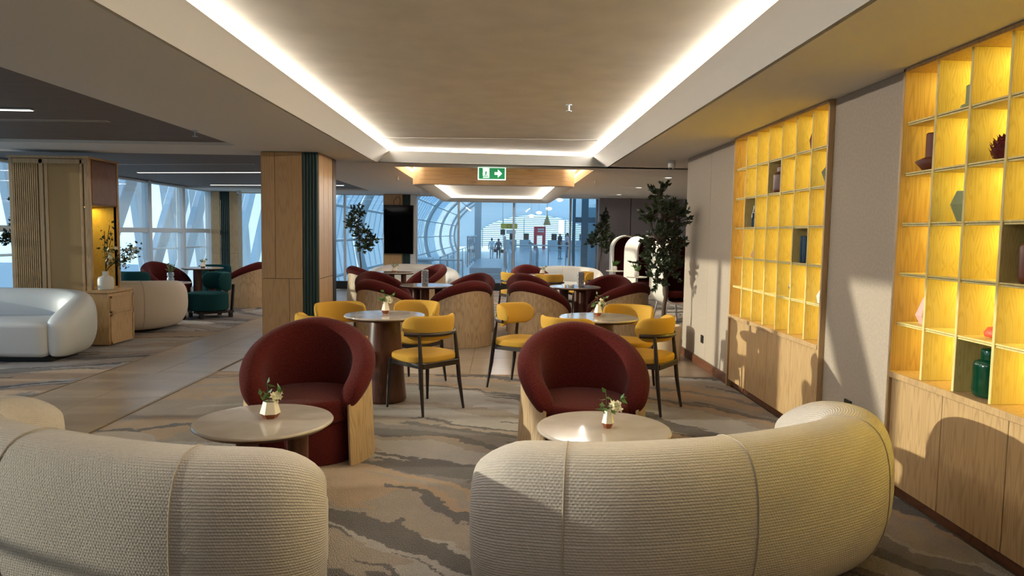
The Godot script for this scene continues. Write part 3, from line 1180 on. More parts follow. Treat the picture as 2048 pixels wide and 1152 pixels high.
func shelf_items() -> void:
	var terra := mat("terracotta", Color(0.38, 0.18, 0.085), 0.55)
	var brown := mat("brown_glaze", Color(0.36, 0.165, 0.075), 0.35)
	var jade := mat("green_glaze", Color(0.02, 0.20, 0.13), 0.08)
	var navy := mat("navy_glaze", Color(0.03, 0.06, 0.11), 0.12)
	var sage := mat("sage_ceramic", Color(0.55, 0.60, 0.46), 0.6)
	var blush := mat("blush_ceramic", Color(0.82, 0.64, 0.62), 0.6)
	var berry := mat("berry_ceramic", Color(0.38, 0.10, 0.12), 0.5)
	var coral := mat("coral_ceramic", Color(0.85, 0.36, 0.24), 0.5)
	var lat := func(called: String, label: String, cat: String, p: Vector3, prof: Array, m: Material, seg := 24) -> Node3D:
		var t := thing(called, label, cat, p)
		var g := Geo.new()
		g.lathe(prof, seg)
		put("body", g, m, t)
		return t
	var jar := func(p: Vector3, s: float, m: Material, called: String, label: String) -> void:
		var t := thing(called, label, "jar", p)
		var g := Geo.new()
		g.lathe([Vector2(0, 0), Vector2(0.062, 0), Vector2(0.07, 0.008), Vector2(0.074, 0.03), Vector2(0.074, 0.145), Vector2(0.068, 0.165), Vector2(0.045, 0.175)].map(func(q): return q * s), 28)
		put("body", g, m, t)
		g = Geo.new()
		g.lathe([Vector2(0.044, 0.173), Vector2(0.046, 0.178), Vector2(0.046, 0.215), Vector2(0.040, 0.225), Vector2(0, 0.227)].map(func(q): return q * s), 28)
		put("lid", g, m, t)
	jar.call(cell(2, 5, 2, 0.10), 1.05, jade, "glazed_jar", "glossy dark green lidded jar in a bottom cell of the near shelving")
	jar.call(cell(2, 3, 3, 0.095), 1.1, brown, "glazed_jar", "big brown lidded jar in an unlit cell at the right edge")
	jar.call(cell(1, 1, 3, 0.075), 1.0, brown, "glazed_jar", "brown lidded jar in an unlit upper cell of the far shelving")
	lat.call("vase", "dark blue cylinder vase in an unlit cell of the far shelving", "vase", cell(1, 3, 5, 0.07), [Vector2(0, 0), Vector2(0.055, 0), Vector2(0.058, 0.006), Vector2(0.058, 0.205), Vector2(0.05, 0.21), Vector2(0.05, 0.15)], navy)
	lat.call("vase", "narrow blackish vase in the leftmost unlit cell of the far shelving", "vase", cell(1, 2, 1, 0.07), [Vector2(0, 0), Vector2(0.04, 0), Vector2(0.045, 0.01), Vector2(0.045, 0.13), Vector2(0.03, 0.16), Vector2(0.028, 0.2), Vector2(0.02, 0.2)], navy)
	var t: Node3D = thing("vase", "terracotta vase with a cylinder neck on a wide base, second row", "vase", cell(2, 1, 0, 0.09))
	var g := Geo.new()
	g.lathe([Vector2(0, 0), Vector2(0.05, 0), Vector2(0.095, 0.055), Vector2(0.05, 0.075), Vector2(0.0, 0.075)], 8)
	put("foot", g, terra, t)
	g = Geo.new()
	g.cyl(Vector3(0, 0.07, 0), 0.042, 0.042, 0.14, 24, 0.006)
	put("neck", g, terra, t)
	t = thing("vase", "small pale bottle on a round foot in the top row", "vase", cell(2, 0, 1, 0.10))
	g = Geo.new()
	g.cyl(Vector3.ZERO, 0.05, 0.045, 0.03, 24, 0.005)
	put("foot", g, sage, t)
	g = Geo.new()
	g.cyl(Vector3(0, 0.028, 0), 0.026, 0.026, 0.10, 20, 0.004)
	put("neck", g, sage, t)
	# faceted and scaled ornaments
	var gem := func(p: Vector3, prof: Array, seg: int, m: Material, called: String, label: String, cat: String) -> void:
		var gg := Geo.new()
		for i in seg:
			var a0 := TAU * i / seg
			var a1 := TAU * (i + 1) / seg
			for j in prof.size() - 1:
				var q0: Vector2 = prof[j]
				var q1: Vector2 = prof[j + 1]
				var A := Vector3(cos(a0) * q0.x, q0.y, sin(a0) * q0.x)
				var B := Vector3(cos(a1) * q0.x, q0.y, sin(a1) * q0.x)
				var Cc := Vector3(cos(a1) * q1.x, q1.y, sin(a1) * q1.x)
				var D := Vector3(cos(a0) * q1.x, q1.y, sin(a0) * q1.x)
				gg.quad_out(A, B, Cc, D, Vector3(0, 0.08, 0))
		var o := put(called, gg, m)
		o.position = p
		tag(o, label, cat)
	gem.call(cell(2, 2, 1, 0.10), [Vector2(0, 0), Vector2(0.035, 0), Vector2(0.075, 0.09), Vector2(0.045, 0.16), Vector2(0, 0.16)], 6, sage, "faceted_ornament", "sage green faceted ornament in the third row of the near shelving", "ornament")
	gem.call(cell(2, 4, 0, 0.10), [Vector2(0, 0), Vector2(0.03, 0), Vector2(0.055, 0.05), Vector2(0.02, 0.15), Vector2(0, 0.17)], 5, blush, "faceted_ornament", "pale pink pointed ornament in the fifth row of the near shelving", "ornament")
	gem.call(cell(2, 3, 1, 0.12), [Vector2(0, 0), Vector2(0.03, 0), Vector2(0.03, 0.14), Vector2(0, 0.14)], 4, M.vase_white, "faceted_ornament", "white square block ornament in the fourth row of the near shelving", "ornament")
	gem.call(cell(1, 1, 6, 0.09), [Vector2(0, 0), Vector2(0.03, 0), Vector2(0.07, 0.10), Vector2(0, 0.19)], 6, sage, "faceted_ornament", "sage green pointed ornament at the near edge of the far shelving", "ornament")
	gem.call(cell(1, 4, 6, 0.09), [Vector2(0, 0), Vector2(0.05, 0), Vector2(0.06, 0.05), Vector2(0, 0.17)], 5, M.vase_white, "faceted_ornament", "white pointed ornament low at the near edge of the far shelving", "ornament")
	gem.call(cell(1, 2, 4, 0.10), [Vector2(0, 0), Vector2(0.03, 0), Vector2(0.045, 0.04), Vector2(0, 0.10)], 6, sage, "faceted_ornament", "small green pointed ornament in the middle of the far shelving", "ornament")
	gem.call(cell(1, 3, 1, 0.06), [Vector2(0, 0), Vector2(0.02, 0), Vector2(0.03, 0.03), Vector2(0, 0.085)], 6, blush, "faceted_ornament", "tiny pink ornament in the far shelving below the blackish vase", "ornament")
	gem.call(cell(1, 4, 4, 0.10), [Vector2(0, 0), Vector2(0.03, 0), Vector2(0.05, 0.08), Vector2(0.03, 0.14), Vector2(0, 0.14)], 6, navy, "faceted_ornament", "dark faceted ornament in the fifth row of the far shelving", "ornament")
	gem.call(cell(1, 0, 5, 0.09), [Vector2(0, 0), Vector2(0.03, 0), Vector2(0.045, 0.08), Vector2(0.02, 0.17), Vector2(0, 0.17)], 6, brown, "faceted_ornament", "brown faceted ornament in the top row of the far shelving", "ornament")
	g = Geo.new()
	g.lathe([Vector2(0, 0), Vector2(0.045, 0.01), Vector2(0.05, 0.03), Vector2(0.035, 0.055), Vector2(0.0, 0.06)], 14)
	var o := put("coral_ornament", g, coral)
	o.position = cell(2, 4, 2, 0.11)
	tag(o, "orange coral-coloured round ornament just above the green jar", "ornament")
	t = thing("scaled_ball", "maroon scaled ball ornament in the second row of the near shelving", "ornament", cell(2, 1, 2, 0.12))
	g = Geo.new()
	g.lathe([Vector2(0, 0), Vector2(0.05, 0.01), Vector2(0.075, 0.05), Vector2(0.06, 0.09), Vector2(0.03, 0.115), Vector2(0, 0.12)], 20)
	put("core", g, berry, t)
	g = Geo.new()
	for i in 7:
		var y := 0.015 + 0.015 * i
		var rr := 0.076 * sqrt(maxf(0.05, 1.0 - pow((y - 0.05) / 0.068, 2.0)))
		for k in 14:
			var a := TAU * (k + 0.5 * (i % 2)) / 14.0
			var d := Vector3(cos(a), 0, sin(a))
			var e := Vector3(-sin(a), 0, cos(a))
			var p := d * rr + Vector3(0, y, 0)
			g.tri(p + e * 0.017, p + d * 0.014 + Vector3(0, 0.022, 0), p - e * 0.017)
	put("scale", g, berry, t)


# ---------------------------------------------------------------- sofas
# upholstered wall swept along a plan curve: heights per control point, rounded ends
func swept_wall(pts: Array, hts: Array, th: float, y0: float, per := 8, p := 2.7, endr := 0.2) -> Geo:
	var q3 := []
	for i in pts.size():
		q3.append(Vector3(pts[i].x, hts[i], pts[i].y))
	var S := catmull(q3, per)
	var K := S.size()
	var arc := [0.0]
	for i in range(1, K):
		var a: Vector3 = S[i] - S[i - 1]
		arc.append(arc[i - 1] + Vector2(a.x, a.z).length())
	var tot: float = arc[K - 1]
	# finer stations near the ends
	var stations := []
	for f in [0.0, 0.03, 0.09, 0.2, 0.35, 0.55, 0.8]:
		stations.append(f * endr)
	var mid := int((tot - 2 * endr) / 0.035)
	for i in mid + 1:
		stations.append(endr + (tot - 2 * endr) * i / mid)
	for f in [0.8, 0.55, 0.35, 0.2, 0.09, 0.03, 0.0]:
		stations.append(tot - f * endr)
	var rows := []
	var Q := 36
	for s in stations:
		var i := 1
		while i < K - 1 and arc[i] < s:
			i += 1
		var f: float = clampf((s - arc[i - 1]) / maxf(1e-6, arc[i] - arc[i - 1]), 0.0, 1.0)
		var c: Vector3 = S[i - 1].lerp(S[i], f)
		var d3: Vector3 = S[mini(i + 1, K - 1)] - S[maxi(i - 2, 0)]
		var d := Vector2(d3.x, d3.z).normalized()
		var nrm := Vector2(-d.y, d.x)
		var e: float = minf(1.0, minf(s, tot - s) / endr)
		e = sqrt(maxf(0.0, 1.0 - (1.0 - e) * (1.0 - e)))
		var h: float = (c.y - y0) * (0.72 + 0.28 * e)
		var lift: float = (c.y - y0) * 0.10 * (1.0 - e)
		var row := PackedVector3Array()
		for k in Q:
			var a := TAU * k / Q
			var cx := signf(cos(a)) * pow(absf(cos(a)), 2.0 / p)
			var sy := signf(sin(a)) * pow(absf(sin(a)), 2.0 / p)
			var yy := y0 + lift + h * 0.5 + sy * h * 0.5
			var narrow := 1.0 - 0.22 * pow(clampf((0.45 - (yy - y0) / (c.y - y0)) / 0.45, 0.0, 1.0), 1.6)
			var o: float = cx * th * e * narrow
			row.push_back(Vector3(c.x + nrm.x * o, yy, c.z + nrm.y * o))
		rows.append(row)
	var g := Geo.new()
	g.grid(rows, false, true)
	g.set_meta("rows", rows)
	return g


func sofa(called: String, label: String, pts: Array, hts: Array, th: float, seat: Array, seat_h: float, m: Material, seams: Array, base: Array) -> void:
	var t := thing(called, label, "sofa")
	var g := swept_wall(pts, hts, th, 0.045)
	put("backrest", g, m, t)
	var rows: Array = g.get_meta("rows")
	for s in seams:
		var sg := Geo.new()
		var row: PackedVector3Array = rows[int(s * (rows.size() - 1))]
		var c := Vector3.ZERO
		for q in row:
			c += q
		c /= row.size()
		var path := []
		for q in row:
			path.append(q + (q - c).normalized() * 0.0015)
		path.append(path[0])
		sg.tube(path, 0.003, 5)
		put("seam", sg, M.seam_thread, t)
	g = Geo.new()
	g.cushion(catmull(seat + [seat[0]], 5).slice(0, -1), 0.06, seat_h, 0.10, 0.015)
	put("seat", g, m, t)
	g = Geo.new()
	g.cushion(catmull(base + [base[0]], 4).slice(0, -1), 0.0, 0.065, 0.008)
	put("plinth", g, M.black, t)


func build_sofas() -> void:
	sofa("curved_sofa", "cream woven curved sofa in the right foreground, back to the camera",
		[Vector2(-0.09, -2.80), Vector2(0.10, -2.71), Vector2(0.38, -2.665), Vector2(0.66, -2.69), Vector2(0.95, -2.77), Vector2(1.27, -2.90), Vector2(1.53, -3.06), Vector2(1.66, -3.28), Vector2(1.62, -3.47), Vector2(1.44, -3.62)],
		[0.65, 0.69, 0.70, 0.705, 0.705, 0.71, 0.715, 0.71, 0.69, 0.62], 0.185,
		[Vector2(-0.03, -2.8), Vector2(0.6, -2.8), Vector2(1.2, -2.95), Vector2(1.55, -3.2), Vector2(1.5, -3.5), Vector2(1.25, -3.68), Vector2(1.0, -3.5), Vector2(0.6, -3.24), Vector2(0.2, -3.16), Vector2(0.0, -3.08)], 0.42, M.boucle, [0.18, 0.45, 0.72],
		[Vector2(0.05, -2.75), Vector2(0.7, -2.72), Vector2(1.45, -3.05), Vector2(1.5, -3.45), Vector2(1.25, -3.58), Vector2(0.6, -3.12), Vector2(0.1, -3.0)])
	sofa("curved_sofa", "cream woven curved sofa in the left foreground, back to the camera",
		[Vector2(-0.655, -2.66), Vector2(-0.88, -2.585), Vector2(-1.18, -2.575), Vector2(-1.5, -2.645), Vector2(-1.76, -2.73), Vector2(-2.02, -2.84), Vector2(-2.28, -3.03), Vector2(-2.47, -3.3), Vector2(-2.45, -3.52), Vector2(-2.30, -3.72)],
		[0.655, 0.69, 0.70, 0.705, 0.71, 0.71, 0.71, 0.69, 0.66, 0.60], 0.185,
		[Vector2(-0.72, -2.72), Vector2(-1.3, -2.72), Vector2(-2.0, -3.0), Vector2(-2.3, -3.3), Vector2(-2.32, -3.58), Vector2(-2.1, -3.78), Vector2(-1.85, -3.74), Vector2(-1.68, -3.5), Vector2(-1.4, -3.24), Vector2(-1.0, -3.1), Vector2(-0.74, -3.0)], 0.42, M.boucle, [0.21, 0.47, 0.68],
		[Vector2(-0.78, -2.66), Vector2(-1.4, -2.62), Vector2(-2.2, -3.0), Vector2(-2.38, -3.4), Vector2(-2.1, -3.66), Vector2(-1.6, -3.3), Vector2(-0.85, -2.98)])
	sofa("tub_sofa", "white leather sofa with sloping arms in front of the divider cabinet",
		[Vector2(-4.96, -7.86), Vector2(-4.94, -8.2), Vector2(-5.03, -8.55), Vector2(-5.35, -8.74), Vector2(-5.9, -8.77), Vector2(-6.6, -8.76), Vector2(-6.95, -8.6), Vector2(-7.08, -8.25), Vector2(-7.08, -7.9)],
		[0.47, 0.62, 0.72, 0.75, 0.755, 0.75, 0.71, 0.6, 0.47], 0.165,
		[Vector2(-5.02, -7.84), Vector2(-5.05, -8.6), Vector2(-6.0, -8.68), Vector2(-6.9, -8.6), Vector2(-6.96, -7.84), Vector2(-6.0, -7.8)], 0.44, M.white_leather, [],
		[Vector2(-5.0, -7.92), Vector2(-5.08, -8.55), Vector2(-6.0, -8.68), Vector2(-6.9, -8.5), Vector2(-7.0, -7.95), Vector2(-6.0, -7.88)])
	sofa("curved_sofa", "cream rounded sofa seen from behind next to the small oak sideboard",
		[Vector2(-5.95, -10.12), Vector2(-5.45, -10.1), Vector2(-5.12, -10.3), Vector2(-5.0, -10.7), Vector2(-5.08, -11.1), Vector2(-5.28, -11.38)],
		[0.72, 0.755, 0.75, 0.73, 0.70, 0.64], 0.19,
		[Vector2(-5.9, -10.2), Vector2(-5.3, -10.3), Vector2(-5.15, -10.8), Vector2(-5.4, -11.3), Vector2(-5.9, -11.1), Vector2(-6.05, -10.6)], 0.42, M.cream_cloth, [0.4],
		[Vector2(-5.85, -10.12), Vector2(-5.25, -10.3), Vector2(-5.1, -10.75), Vector2(-5.35, -11.25), Vector2(-5.85, -11.0)])
	sofa("curved_sofa", "white rounded sofa at the glass wall below the television",
		[Vector2(-2.85, -15.8), Vector2(-2.82, -16.25), Vector2(-2.5, -16.6), Vector2(-1.9, -16.7), Vector2(-1.35, -16.5), Vector2(-1.1, -16.1), Vector2(-1.1, -15.8)],
		[0.6, 0.7, 0.76, 0.77, 0.74, 0.66, 0.55], 0.18,
		[Vector2(-2.7, -15.8), Vector2(-2.6, -16.5), Vector2(-1.4, -16.5), Vector2(-1.2, -15.8), Vector2(-1.9, -15.7)], 0.42, M.white_leather, [],
		[Vector2(-2.7, -15.9), Vector2(-2.5, -16.5), Vector2(-1.5, -16.5), Vector2(-1.25, -15.9)])
	sofa("curved_sofa", "white rounded sofa at the glass wall near the right-hand slender tree",
		[Vector2(0.35, -16.2), Vector2(0.6, -16.6), Vector2(1.1, -16.8), Vector2(1.65, -16.75), Vector2(2.05, -16.4), Vector2(2.15, -15.9), Vector2(2.05, -15.4)],
		[0.6, 0.7, 0.76, 0.77, 0.75, 0.70, 0.58], 0.18,
		[Vector2(0.5, -16.1), Vector2(0.8, -16.55), Vector2(1.7, -16.55), Vector2(1.98, -16.0), Vector2(1.85, -15.5), Vector2(1.2, -15.85)], 0.42, M.white_leather, [0.45],
		[Vector2(0.55, -16.2), Vector2(0.9, -16.6), Vector2(1.75, -16.5), Vector2(2.0, -15.9), Vector2(1.85, -15.55), Vector2(1.2, -15.95)])


# ---------------------------------------------------------------- red tub chairs
func make_tub() -> Node3D:
	var t := thing("tub_chair", "", "chair")
	var END := deg_to_rad(134.0)
	var rim := func(a: float) -> float:
		return lerpf(0.80, 0.40, pow(absf(a) / END, 1.75))
	var rad := func(y: float) -> float:
		return lerpf(0.435, 0.395, clampf(y / 0.85, 0.0, 1.0))
	# veneer shell: seven boards, outside, inside and edges
	var NB := 6
	for b in NB:
		var g := Geo.new()
		var a0 := -END + 2.0 * END * b / NB
		var a1 := -END + 2.0 * END * (b + 1) / NB - (0.004 if b < NB - 1 else 0.0)
		var outer := []
		var inner := []
		for i in 7:
			var a := lerpf(a0, a1, i / 6.0)
			var top: float = rim.call(a) - 0.01
			var ro := PackedVector3Array()
			var ri := PackedVector3Array()
			for j in 5:
				var y := top * j / 4.0
				var r: float = rad.call(y)
				ro.push_back(Vector3(sin(a) * r, y, -cos(a) * r))
				ri.push_back(Vector3(sin(a) * (r - 0.018), y, -cos(a) * (r - 0.018)))
			outer.append(ro)
			inner.append(ri)
		g.grid(outer)
		inner.reverse()
		g.grid(inner)
		inner.reverse()
		if b == 0:
			g.grid([inner[0], outer[0]])
		if b == NB - 1:
			g.grid([outer[6], inner[6]])
		var e0 := PackedVector3Array()
		var e1 := PackedVector3Array()
		for i in 7:
			e0.push_back(outer[i][4])
			e1.push_back(inner[i][4])
		g.grid([e0, e1])
		put("shell_board", g, M.oak_shell, t)
	# padded lining with a rolled rim
	var rows := []
	var U := 56
	var E2 := END + 0.05
	for i in U + 1:
		var u := -1.0 + 2.0 * i / U
		var a := E2 * signf(u) * (1.0 - pow(1.0 - absf(u), 1.25))
		var hr: float = rim.call(minf(absf(a), END)) + 0.005
		var e := minf(1.0, (E2 - absf(a)) / 0.26)
		e = sqrt(maxf(0.0, 1.0 - (1.0 - e) * (1.0 - e)))
		var low := 0.27
		var loop := []
		var Rm: float = rad.call(hr)
		loop.append(Vector2(Rm - 0.03, low))
		loop.append(Vector2(Rm - 0.024, lerpf(low, hr - 0.05, 0.5)))
		loop.append(Vector2(Rm - 0.022, hr - 0.055))
		for k in 13:
			var w := deg_to_rad(-70.0 + 230.0 * k / 12.0)
			loop.append(Vector2(Rm - 0.045 + cos(w) * 0.078, hr + sin(w) * 0.078))
		loop.append(Vector2(Rm - 0.128, hr - 0.07))
		loop.append(Vector2(Rm - 0.125, lerpf(low, hr, 0.45)))
		loop.append(Vector2(Rm - 0.115, low + 0.04))
		loop.append(Vector2(Rm - 0.09, low))
		var c := Vector2(Rm - 0.075, lerpf(low, hr + 0.08, 0.55))
		var row := PackedVector3Array()
		for q in loop:
			var s: Vector2 = c + (q - c) * (0.02 + 0.98 * e)
			row.push_back(Vector3(sin(a) * s.x, s.y, -cos(a) * s.x))
		rows.append(row)
	var lg := Geo.new()
	lg.grid(rows, false, true)
	put("padded_back", lg, M.red_velvet, t)
	var poly := []
	for k in 28:
		var a := TAU * k / 28.0
		var rr := 0.335 + 0.035 * maxf(0.0, sin(a))
		poly.append(Vector2(cos(a) * rr, sin(a) * rr))
	var sg := Geo.new()
	sg.cushion(poly, 0.27, 0.42, 0.05, 0.015)
	put("seat", sg, M.red_velvet, t)
	poly = []
	for k in 24:
		var a := TAU * k / 24.0
		poly.append(Vector2(cos(a) * 0.34, sin(a) * 0.32))
	sg = Geo.new()
	sg.cushion(poly, 0.0, 0.275, 0.01)
	put("seat_base", sg, M.maroon_felt, t)
	return t


func build_tub_chairs() -> void:
	var list := [
		["dark red tub chair behind the left front coffee table", -1.28, -4.74, Vector2(0.08, 1), "tub chairs behind the front coffee tables"],
		["dark red tub chair behind the right front coffee table", 0.555, -4.68, Vector2(0.10, 1), "tub chairs behind the front coffee tables"],
		["red tub chair, timber back towards the camera, left of the left vase-topped table", -1.53, -9.6, Vector2(0.55, -0.83), "red tub chairs round the far tables"],
		["red tub chair, timber back towards the camera, straight behind the left bistro set", -0.545, -9.63, Vector2(-0.55, -0.83), "red tub chairs round the far tables"],
		["red tub chair, timber back towards the camera, behind the right bistro set", 0.53, -9.7, Vector2(0.6, -0.8), "red tub chairs round the far tables"],
		["red tub chair, timber back towards the camera, nearest to the booths", 1.63, -9.75, Vector2(-0.6, -0.8), "red tub chairs round the far tables"],
		["red tub chair facing us on the far left of the left silver-vase table", -1.82, -11.0, Vector2(0.7, 0.7), "red tub chairs round the far tables"],
		["red tub chair facing us on the far right of the left silver-vase table", -0.52, -10.95, Vector2(-0.6, 0.8), "red tub chairs round the far tables"],
		["red tub chair facing us on the far left of the right silver-vase table", 0.52, -11.0, Vector2(0.6, 0.8), "red tub chairs round the far tables"],
		["sunlit red tub chair on the far right of the right silver-vase table", 1.62, -10.95, Vector2(-0.5, 0.85), "red tub chairs round the far tables"],
		["orange-red tub chair at the table below the television, leftmost", -2.42, -13.15, Vector2(0.75, -0.6), "red tub chairs by the glass wall"],
		["red tub chair at the table below the television, in front of the white sofa", -1.5, -14.05, Vector2(-0.8, 0.55), "red tub chairs by the glass wall"],
		["red tub chair at the far right table in front of the white sofa", 0.62, -14.3, Vector2(0.3, 0.95), "red tub chairs by the glass wall"],
		["red tub chair with its back to the slanting windows", -6.3, -13.45, Vector2(0.9, 0.4), "red tub chairs by the slanting windows"],
		["red tub chair, oak side towards us, right of the low green chair", -5.08, -14.1, Vector2(-0.95, -0.25), "red tub chairs by the slanting windows"],
	]
	var first := make_tub()
	for i in list.size():
		var e: Array = list[i]
		var o: Node3D = first if i == 0 else copy(first, e[0], Vector3.ZERO, 0.0)
		o.position = Vector3(e[1], 0.003, e[2])
		o.rotation.y = facing(e[3])
		tag(o, e[0], "chair", e[4])


# ---------------------------------------------------------------- yellow dining chairs
func make_yellow() -> Node3D:
	var t := thing("dining_chair", "", "chair")
	var poly := []
	for k in 32:
		var a := TAU * k / 32.0
		var c := signf(cos(a)) * pow(absf(cos(a)), 2.0 / 3.0)
		var s := signf(sin(a)) * pow(absf(sin(a)), 2.0 / 3.0)
		poly.append(Vector2(c * 0.25, s * 0.235 + 0.01))
	var g := Geo.new()
	g.cushion(poly, 0.425, 0.485, 0.03, 0.012)
	put("seat", g, M.yellow_cloth, t)
	g = Geo.new()
	for e in [[Vector3(-0.2, 0.405, 0.2), Vector3(0.2, 0.405, 0.2)], [Vector3(-0.2, 0.405, -0.21), Vector3(0.2, 0.405, -0.21)], [Vector3(-0.2, 0.405, -0.21), Vector3(-0.2, 0.405, 0.2)], [Vector3(0.2, 0.405, -0.21), Vector3(0.2, 0.405, 0.2)]]:
		g.bar(e[0], e[1], 0.045, 0.022, 0.003, Vector3.UP)
	put("seat_frame", g, M.dark_wood, t)
	for s in [-1.0, 1.0]:
		g = Geo.new()
		g.tube([Vector3(s * 0.225, 0, 0.225), Vector3(s * 0.215, 0.22, 0.215), Vector3(s * 0.205, 0.425, 0.205)], [0.011, 0.017, 0.018], 10)
		put("leg", g, M.dark_wood, t)
		g = Geo.new()
		g.tube([Vector3(s * 0.225, 0, -0.25), Vector3(s * 0.21, 0.25, -0.21), Vector3(s * 0.203, 0.43, -0.192), Vector3(s * 0.196, 0.658, -0.166)], [0.011, 0.018, 0.019, 0.014], 10)
		put("leg", g, M.dark_wood, t)
	# bent rail behind the back pad
	var P := []
	for i in 17:
		var a := deg_to_rad(-72.0 + 144.0 * i / 16.0)
		var r := 0.275
		var c := Vector3(sin(a) * r, 0.662 + 0.0 * cos(a), 0.03 - cos(a) * r)
		var d := Vector3(sin(a), 0, -cos(a))
		var row := PackedVector3Array()
		for k in 8:
			var w := TAU * k / 8.0
			row.push_back(c + d * cos(w) * 0.013 + Vector3.UP * sin(w) * 0.017)
		P.append(row)
	g = Geo.new()
	g.grid(P, false, true)
	for e in [0, 16]:
		var mid := Vector3.ZERO
		for q in P[e]:
			mid += q / 8.0
		for k in 8:
			g.tri(mid, P[e][k], P[e][(k + 1) % 8])
	put("back_rail", g, M.dark_wood, t)
	# back pad: thick bent band with rounded ends
	P = []
	var END := 82.0
	for i in 33:
		var u := -1.0 + i / 16.0
		var a := deg_to_rad(END * signf(u) * (1.0 - pow(1.0 - absf(u), 1.4)))
		var e := minf(1.0, (END - rad_to_deg(absf(a))) / 30.0)
		e = sqrt(maxf(0.0, 1.0 - (1.0 - e) * (1.0 - e)))
		var r := 0.236
		var d := Vector3(sin(a), 0, -cos(a))
		var row := PackedVector3Array()
		for k in 16:
			var w := TAU * k / 16.0
			var cx := signf(cos(w)) * pow(absf(cos(w)), 0.7)
			var sy := signf(sin(w)) * pow(absf(sin(w)), 0.7)
			var yy := 0.710 + sy * 0.103 * (0.03 + 0.97 * e)
			row.push_back(Vector3(0, 0, 0.03) + d * (r + cx * 0.026 * (0.2 + 0.8 * e) + (yy - 0.66) * 0.12) + Vector3(0, yy, 0))
		P.append(row)
	g = Geo.new()
	g.grid(P, false, true)
	put("back_pad", g, M.yellow_cloth, t)
	return t


func build_yellow_chairs() -> void:
	var list := [
		["yellow dining chair, back towards us, right front of the left bistro table", -0.644, -6.03, Vector2(-0.72, -0.69), "yellow chairs at the left bistro table"],
		["yellow dining chair behind the left bistro table on its right", -0.86, -7.02, Vector2(-0.45, 0.89), "yellow chairs at the left bistro table"],
		["yellow dining chair behind the left bistro table on its left", -1.52, -6.8, Vector2(0.55, 0.83), "yellow chairs at the left bistro table"],
		["yellow dining chair nearly hidden behind the left front red tub chair", -1.47, -5.95, Vector2(0.7, -0.7), "yellow chairs at the left bistro table"],
		["yellow dining chair, back towards us, right front of the right bistro table", 1.27, -6.11, Vector2(-0.81, -0.58), "yellow chairs at the right bistro table"],
		["yellow dining chair standing alone left of the right bistro table", 0.21, -6.91, Vector2(0.84, 0.55), "yellow chairs at the right bistro table"],
		["yellow dining chair behind the right bistro table", 1.24, -6.9, Vector2(-0.45, 0.89), "yellow chairs at the right bistro table"],
		["yellow dining chair nearly hidden behind the right front red tub chair", 0.6, -6.02, Vector2(0.6, -0.8), "yellow chairs at the right bistro table"],
		["far yellow chair left of the table by the right white sofa", 0.24, -12.8, Vector2(0.9, -0.3), "yellow chairs by the glass wall"],
		["far yellow chair before the table by the right white sofa", 0.85, -12.5, Vector2(0.1, -1), "yellow chairs by the glass wall"],
		["far yellow chair right of the table by the right white sofa", 1.5, -13.3, Vector2(-0.95, 0.2), "yellow chairs by the glass wall"],
	]
	var first := make_yellow()
	for i in list.size():
		var e: Array = list[i]
		var o: Node3D = first if i == 0 else copy(first, e[0], Vector3.ZERO, 0.0)
		o.position = Vector3(e[1], 0.003, e[2])
		o.rotation.y = facing(e[3])
		tag(o, e[0], "chair", e[4])


# ---------------------------------------------------------------- tables and what stands on them
func table_top(t: Node3D, r: float, y: float) -> void:
	var g := Geo.new()
	g.lathes([[Vector2(0, y), Vector2(r - 0.006, y)], [Vector2(r - 0.006, y), Vector2(r, y - 0.005), Vector2(r, y - 0.012), Vector2(r - 0.004, y - 0.016)], [Vector2(r - 0.004, y - 0.016), Vector2(0, y - 0.016)]], 56)
	put("table_top", g, M.table_stone, t)
	g = Geo.new()
	g.lathes([[Vector2(r - 0.006, y - 0.016), Vector2(r - 0.03, y - 0.034)], [Vector2(r - 0.03, y - 0.034), Vector2(0, y - 0.034)]], 56)
	put("under_plate", g, M.walnut, t)


func cone_table(label: String, p: Vector3, r: float, h: float, rt: float, rb: float, group := "") -> void:
	var t := thing("pedestal_table", label, "table", p, 0.0, group)
	table_top(t, r, h)
	var g := Geo.new()
	g.lathes([[Vector2(rt, h - 0.034), Vector2(lerpf(rt, rb, 0.3), h * 0.65), Vector2(lerpf(rt, rb, 0.75), h * 0.22), Vector2(rb, 0.02)], [Vector2(rb, 0.02), Vector2(rb - 0.008, 0.0)], [Vector2(rb - 0.008, 0), Vector2(0, 0)]], 40)
	put("pedestal", g, M.walnut, t)


func leg_table(label: String, p: Vector3, r: float, h: float, lr: float, spread: float, turn := 0.0, group := "") -> void:
	var t := thing("round_table", label, "table", p, turn, group)
	table_top(t, r, h)
	for k in 3:
		var a := TAU * k / 3.0
		var g := Geo.new()
		g.cyl(Vector3(cos(a) * spread, 0, sin(a) * spread), lr, lr, h - 0.033, 22, 0.004)
		put("leg", g, M.walnut, t)


